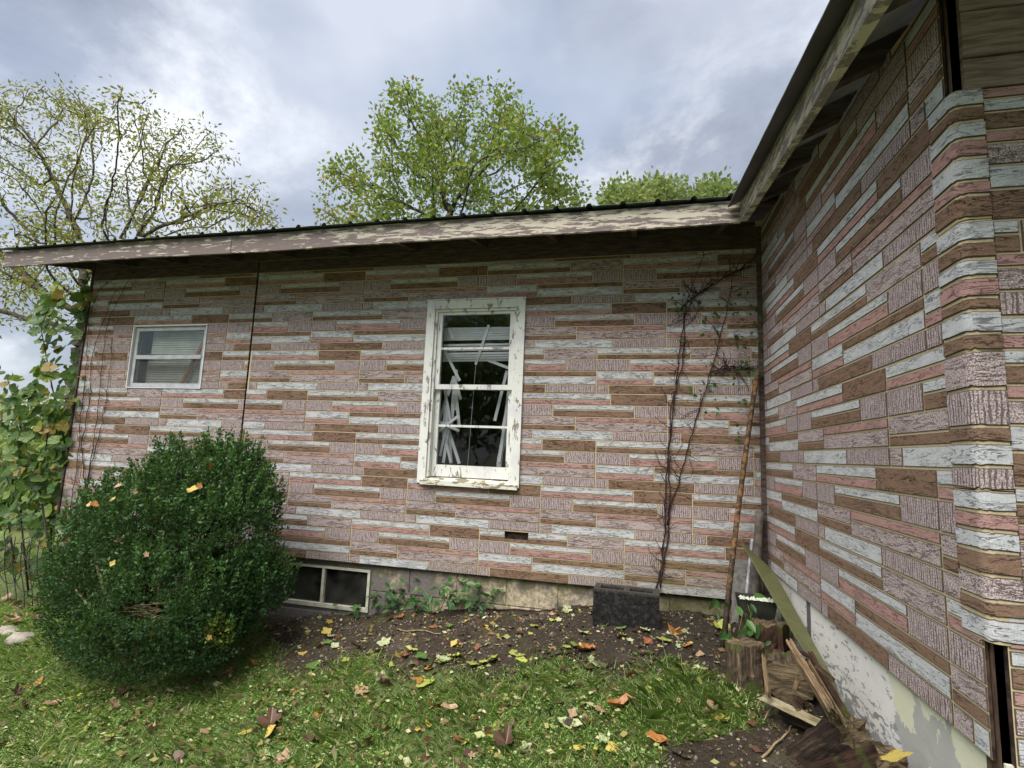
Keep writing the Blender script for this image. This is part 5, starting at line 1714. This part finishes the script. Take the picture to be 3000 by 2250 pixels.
def stone(p, sx_, sy_, sz_, lab, seed):
    r_ = random.Random(seed)
    root = thing('stone', lab, 'stone', tuple(p))
    mb = MB(); V = []; n, m = 10, 5
    for j in range(m + 1):
        ph = math.pi * j / m
        for i in range(n):
            a = 2 * math.pi * i / n; k = 1 + r_.uniform(-.12, .12)
            V.append((math.cos(a) * math.sin(ph) * sx_ * k, math.sin(a) * math.sin(ph) * sy_ * k, math.cos(ph) * sz_ * k))
    mb.add(V, [(j * n + i, (j + 1) * n + i, (j + 1) * n + (i + 1) % n, j * n + (i + 1) % n) for j in range(m) for i in range(n)])
    o = mb.build('rock', mat_simple('field_stone', (.22, .20, .16), (.42, .38, .31), 12, .85, .4), None, True); o.parent = root
stone(onG(62, 1872), .13, .09, .05, 'pale rounded stone in the grass below the wire trellis', 1)
stone(onG(15, 1850), .2, .1, .04, 'flat grey stone edging under the wire trellis', 2)

# ------------------------------------------------------------------ fallen leaves
LEAFCOL = {
    'yellow green': ((.22, .27, .045), (.40, .42, .09)), 'pale green': ((.25, .30, .13), (.40, .44, .24)), 'yellow': ((.36, .27, .05), (.52, .42, .10)),
    'orange': ((.24, .085, .02), (.48, .22, .05)), 'tan': ((.24, .15, .085), (.40, .27, .16)), 'dark brown': ((.03, .017, .011), (.12, .06, .035)), 'rust brown': ((.14, .045, .022), (.28, .10, .05)),
    'green': ((.05, .12, .02), (.10, .20, .035)),
}
LM = {}
for k, (a, b) in LEAFCOL.items():
    g = G_('fallen_' + k.replace(' ', '_'))
    P = g.obj(); rnd = g.n('ShaderNodeObjectInfo').outputs['Random']
    n = g.noise(P, 6, 5, .6)
    vein = g.step(g.math('ABSOLUTE', g.xyz(P)[0]), .03, .01)
    c = g.mix(g.math('MULTIPLY_ADD', n, .7, g.math('MULTIPLY_ADD', rnd, .6, -.15), True), a, b)
    spot = g.step(g.noise(P, 5, 5, .7), .54, .66)
    c = g.mix(g.math('MULTIPLY', spot, .75), c, (.085, .04, .018))
    c = g.mix(g.math('MULTIPLY', vein, .35), c, (.5, .45, .25))
    LM[k] = g.done(c, .5, None, .45)
LP = []
for s in range(12):
    curl = (.05, .25, .10, .5, .16, .35, .7, .08, .3, .12, .2, .9)[s]
    v, f = lobed_leaf(1.0, (.95, .8, 1.05, .75, .9, .6)[s % 6], (4, 5, 3, 5, 4, 2)[s % 6], s + 5, curl, True)
    LP.append((v, f))
LMESH = {}
def leaf_mesh(s):
    if s not in LMESH:
        v, f = LP[s]
        me = np_mesh('fallen_leaf', v, f)
        me.materials.append(LM['tan'])
        LMESH[s] = me
    return LMESH[s]
rl = random.Random(77)
def put_leaf(p, size, colr, where, s=None, flat=.3, label=None):
    s = rl.randrange(12) if s is None else s
    o = bpy.data.objects.new('fallen_leaf', leaf_mesh(s))
    COL.objects.link(o)
    o.location = tuple(p)
    o.scale = (size, size, size * rl.uniform(.7, 1.3))
    o.rotation_euler = (rl.gauss(0, flat), rl.gauss(0, flat), rl.uniform(0, 6.283))
    o.material_slots[0].link = 'OBJECT'
    o.material_slots[0].material = LM[colr]
    curl = 'curled' if s in (3, 5, 6, 8, 11) else 'flat'
    big = 'large ' if size > .095 else ('small ' if size < .05 else '')
    lab = label or f'{big}{curl} {colr} fallen leaf {where}'
    tag(o, lab, 'leaf', f'{big}{curl} {colr} leaves {where}')
    return o
# the leaves that stand out
for (px, py, sz, c, s, lab) in (
        (1430, 2160, .17, 'yellow green', 0, 'largest yellow green lobed leaf lying flat on the grass below the tall window'), (815, 2210, .15, 'pale green', 2, 'big cream green lobed leaf lying flat in the grass beyond the bush'),
        (1255, 2080, .10, 'orange', 6, 'crumpled orange leaf standing up at the edge of the grass'), (1790, 2085, .125, 'orange', 11, 'crumpled orange and brown leaf in the grass in front of the bare soil'),
        (1340, 2085, .09, 'tan', 5, 'folded tan leaf on the grass beside a crumpled orange leaf'), (1950, 2190, .085, 'orange', 11, 'crumpled orange leaf beside the bare patch near the logs'),
        (2100, 2110, .085, 'yellow', 1, 'yellow spotted leaf at the edge of the bare patch'), (1690, 1915, .12, 'orange', 3, 'orange leaf with a stalk on soil in front of the concrete block'),
        (1745, 1965, .13, 'pale green', 5, 'rolled pale green leaf on soil at the edge of the grass'), (735, 1950, .13, 'orange', 5, 'long orange leaf pair beside the foot of the bush'),
        (1220, 2010, .11, 'yellow green', 2, 'yellow green leaf standing at the edge of the bare soil'), (1110, 2010, .09, 'pale green', 1, 'pale leaf standing on edge where the soil meets the grass'),
        (1470, 2215, .10, 'dark brown', 6, 'shrivelled dark brown leaf in the grass by the largest yellow green leaf'), (1640, 2130, .11, 'pale green', 5, 'folded pale olive leaf pair standing in the grass'),
        (2010, 2235, .10, 'pale green', 2, 'pale green leaf near the bare patch and the lawn'), (910, 1970, .10, 'green', 2, 'dark green leaf cluster by the edge of the soil near the bush'),
        (2585, 2240, .085, 'yellow', 0, 'bright yellow lobed leaf resting on the dark brown log'), (2405, 2120, .075, 'pale green', 1, 'pale green leaf on the black rotten log'),
        (1110, 1900, .09, 'pale green', 1, 'pale pointed leaf on soil in front of the basement window'), (1780, 2200, .085, 'pale green', 3, 'pale grey green crumpled leaf in the grass')):
    p = onG(px, py) if px < 2300 else (atX(px, py, -.10))
    p[2] += .018
    put_leaf(p, sz, c, '', s, .35 if s in (6, 11, 5) else .22, lab)
cols_soil = ['yellow green'] * 5 + ['pale green'] * 4 + ['yellow'] * 2 + ['orange'] * 3 + ['tan'] * 2 + ['dark brown'] * 3 + ['rust brown'] * 3 + ['green'] * 2
n = 0
while n < 135:
    p = onG(rl.uniform(740, 2160), rl.uniform(1790, 1990))
    if p[1] > -.03 or soil_mask(p[0], p[1]) < .5 or (p[0] < -3.75): continue
    p[2] += .008
    put_leaf(p, min(.10, max(.022, rl.gauss(.052, .022))), rl.choice(cols_soil), 'on the bare soil', None, .22); n += 1
n = 0
cols_grass = ['yellow green'] * 4 + ['pale green'] * 4 + ['yellow'] * 2 + ['orange'] * 2 + ['tan'] * 4 + ['dark brown'] * 5 + ['rust brown'] * 3
while n < 150:
    p = onG(rl.uniform(0, 2150), rl.uniform(1880, 2250))
    if soil_mask(p[0], p[1]) > .4: continue
    p[2] += .020
    put_leaf(p, min(.11, max(.025, rl.gauss(.054, .022))), rl.choice(cols_grass), 'on the grass', None, .32); n += 1
for i in range(24):
    p = onG(rl.uniform(0, 150), rl.uniform(1765, 1830)); p[2] += .015
    put_leaf(p, rl.uniform(.06, .12), rl.choice(['tan', 'rust brown', 'dark brown', 'tan']), 'in the litter below the wire trellis', None, .3)
bq, bw_ = project(BUSHP)
for (px, py, c, sz) in ((565, 1440, 'yellow', .10), (592, 1428, 'orange', .06), (620, 1392, 'orange', .08), (340, 1425, 'tan', .06), (345, 1460, 'yellow', .05), (280, 1485, 'orange', .06), (265, 1490, 'yellow', .05), (455, 1462, 'tan', .07),
                        (345, 1602, 'tan', .07), (192, 1590, 'tan', .06), (440, 1630, 'tan', .05), (600, 1670, 'orange', .05), (340, 1660, 'yellow', .05), (420, 1385, 'yellow green', .07), (850, 1652, 'orange', .07), (810, 1580, 'orange', .07),
                        (395, 1455, 'tan', .05), (460, 1870, 'orange', .05), (635, 1880, 'orange', .05)):
    near = np.where((np.abs(bq[:, 0] - px) < 14) & (np.abs(bq[:, 1] - py) < 14))[0]
    if not len(near): continue
    k = near[np.argmin(BUSHP[near, 1])]
    p = BUSHP[k] + np.array([0, -.02, .012])
    o = put_leaf(p, sz * .75, c, 'caught on the boxwood bush', None, .5)
    o.rotation_euler = (math.radians(55) + rl.gauss(0, .4), rl.gauss(0, .4), rl.uniform(-1.5, 1.5))
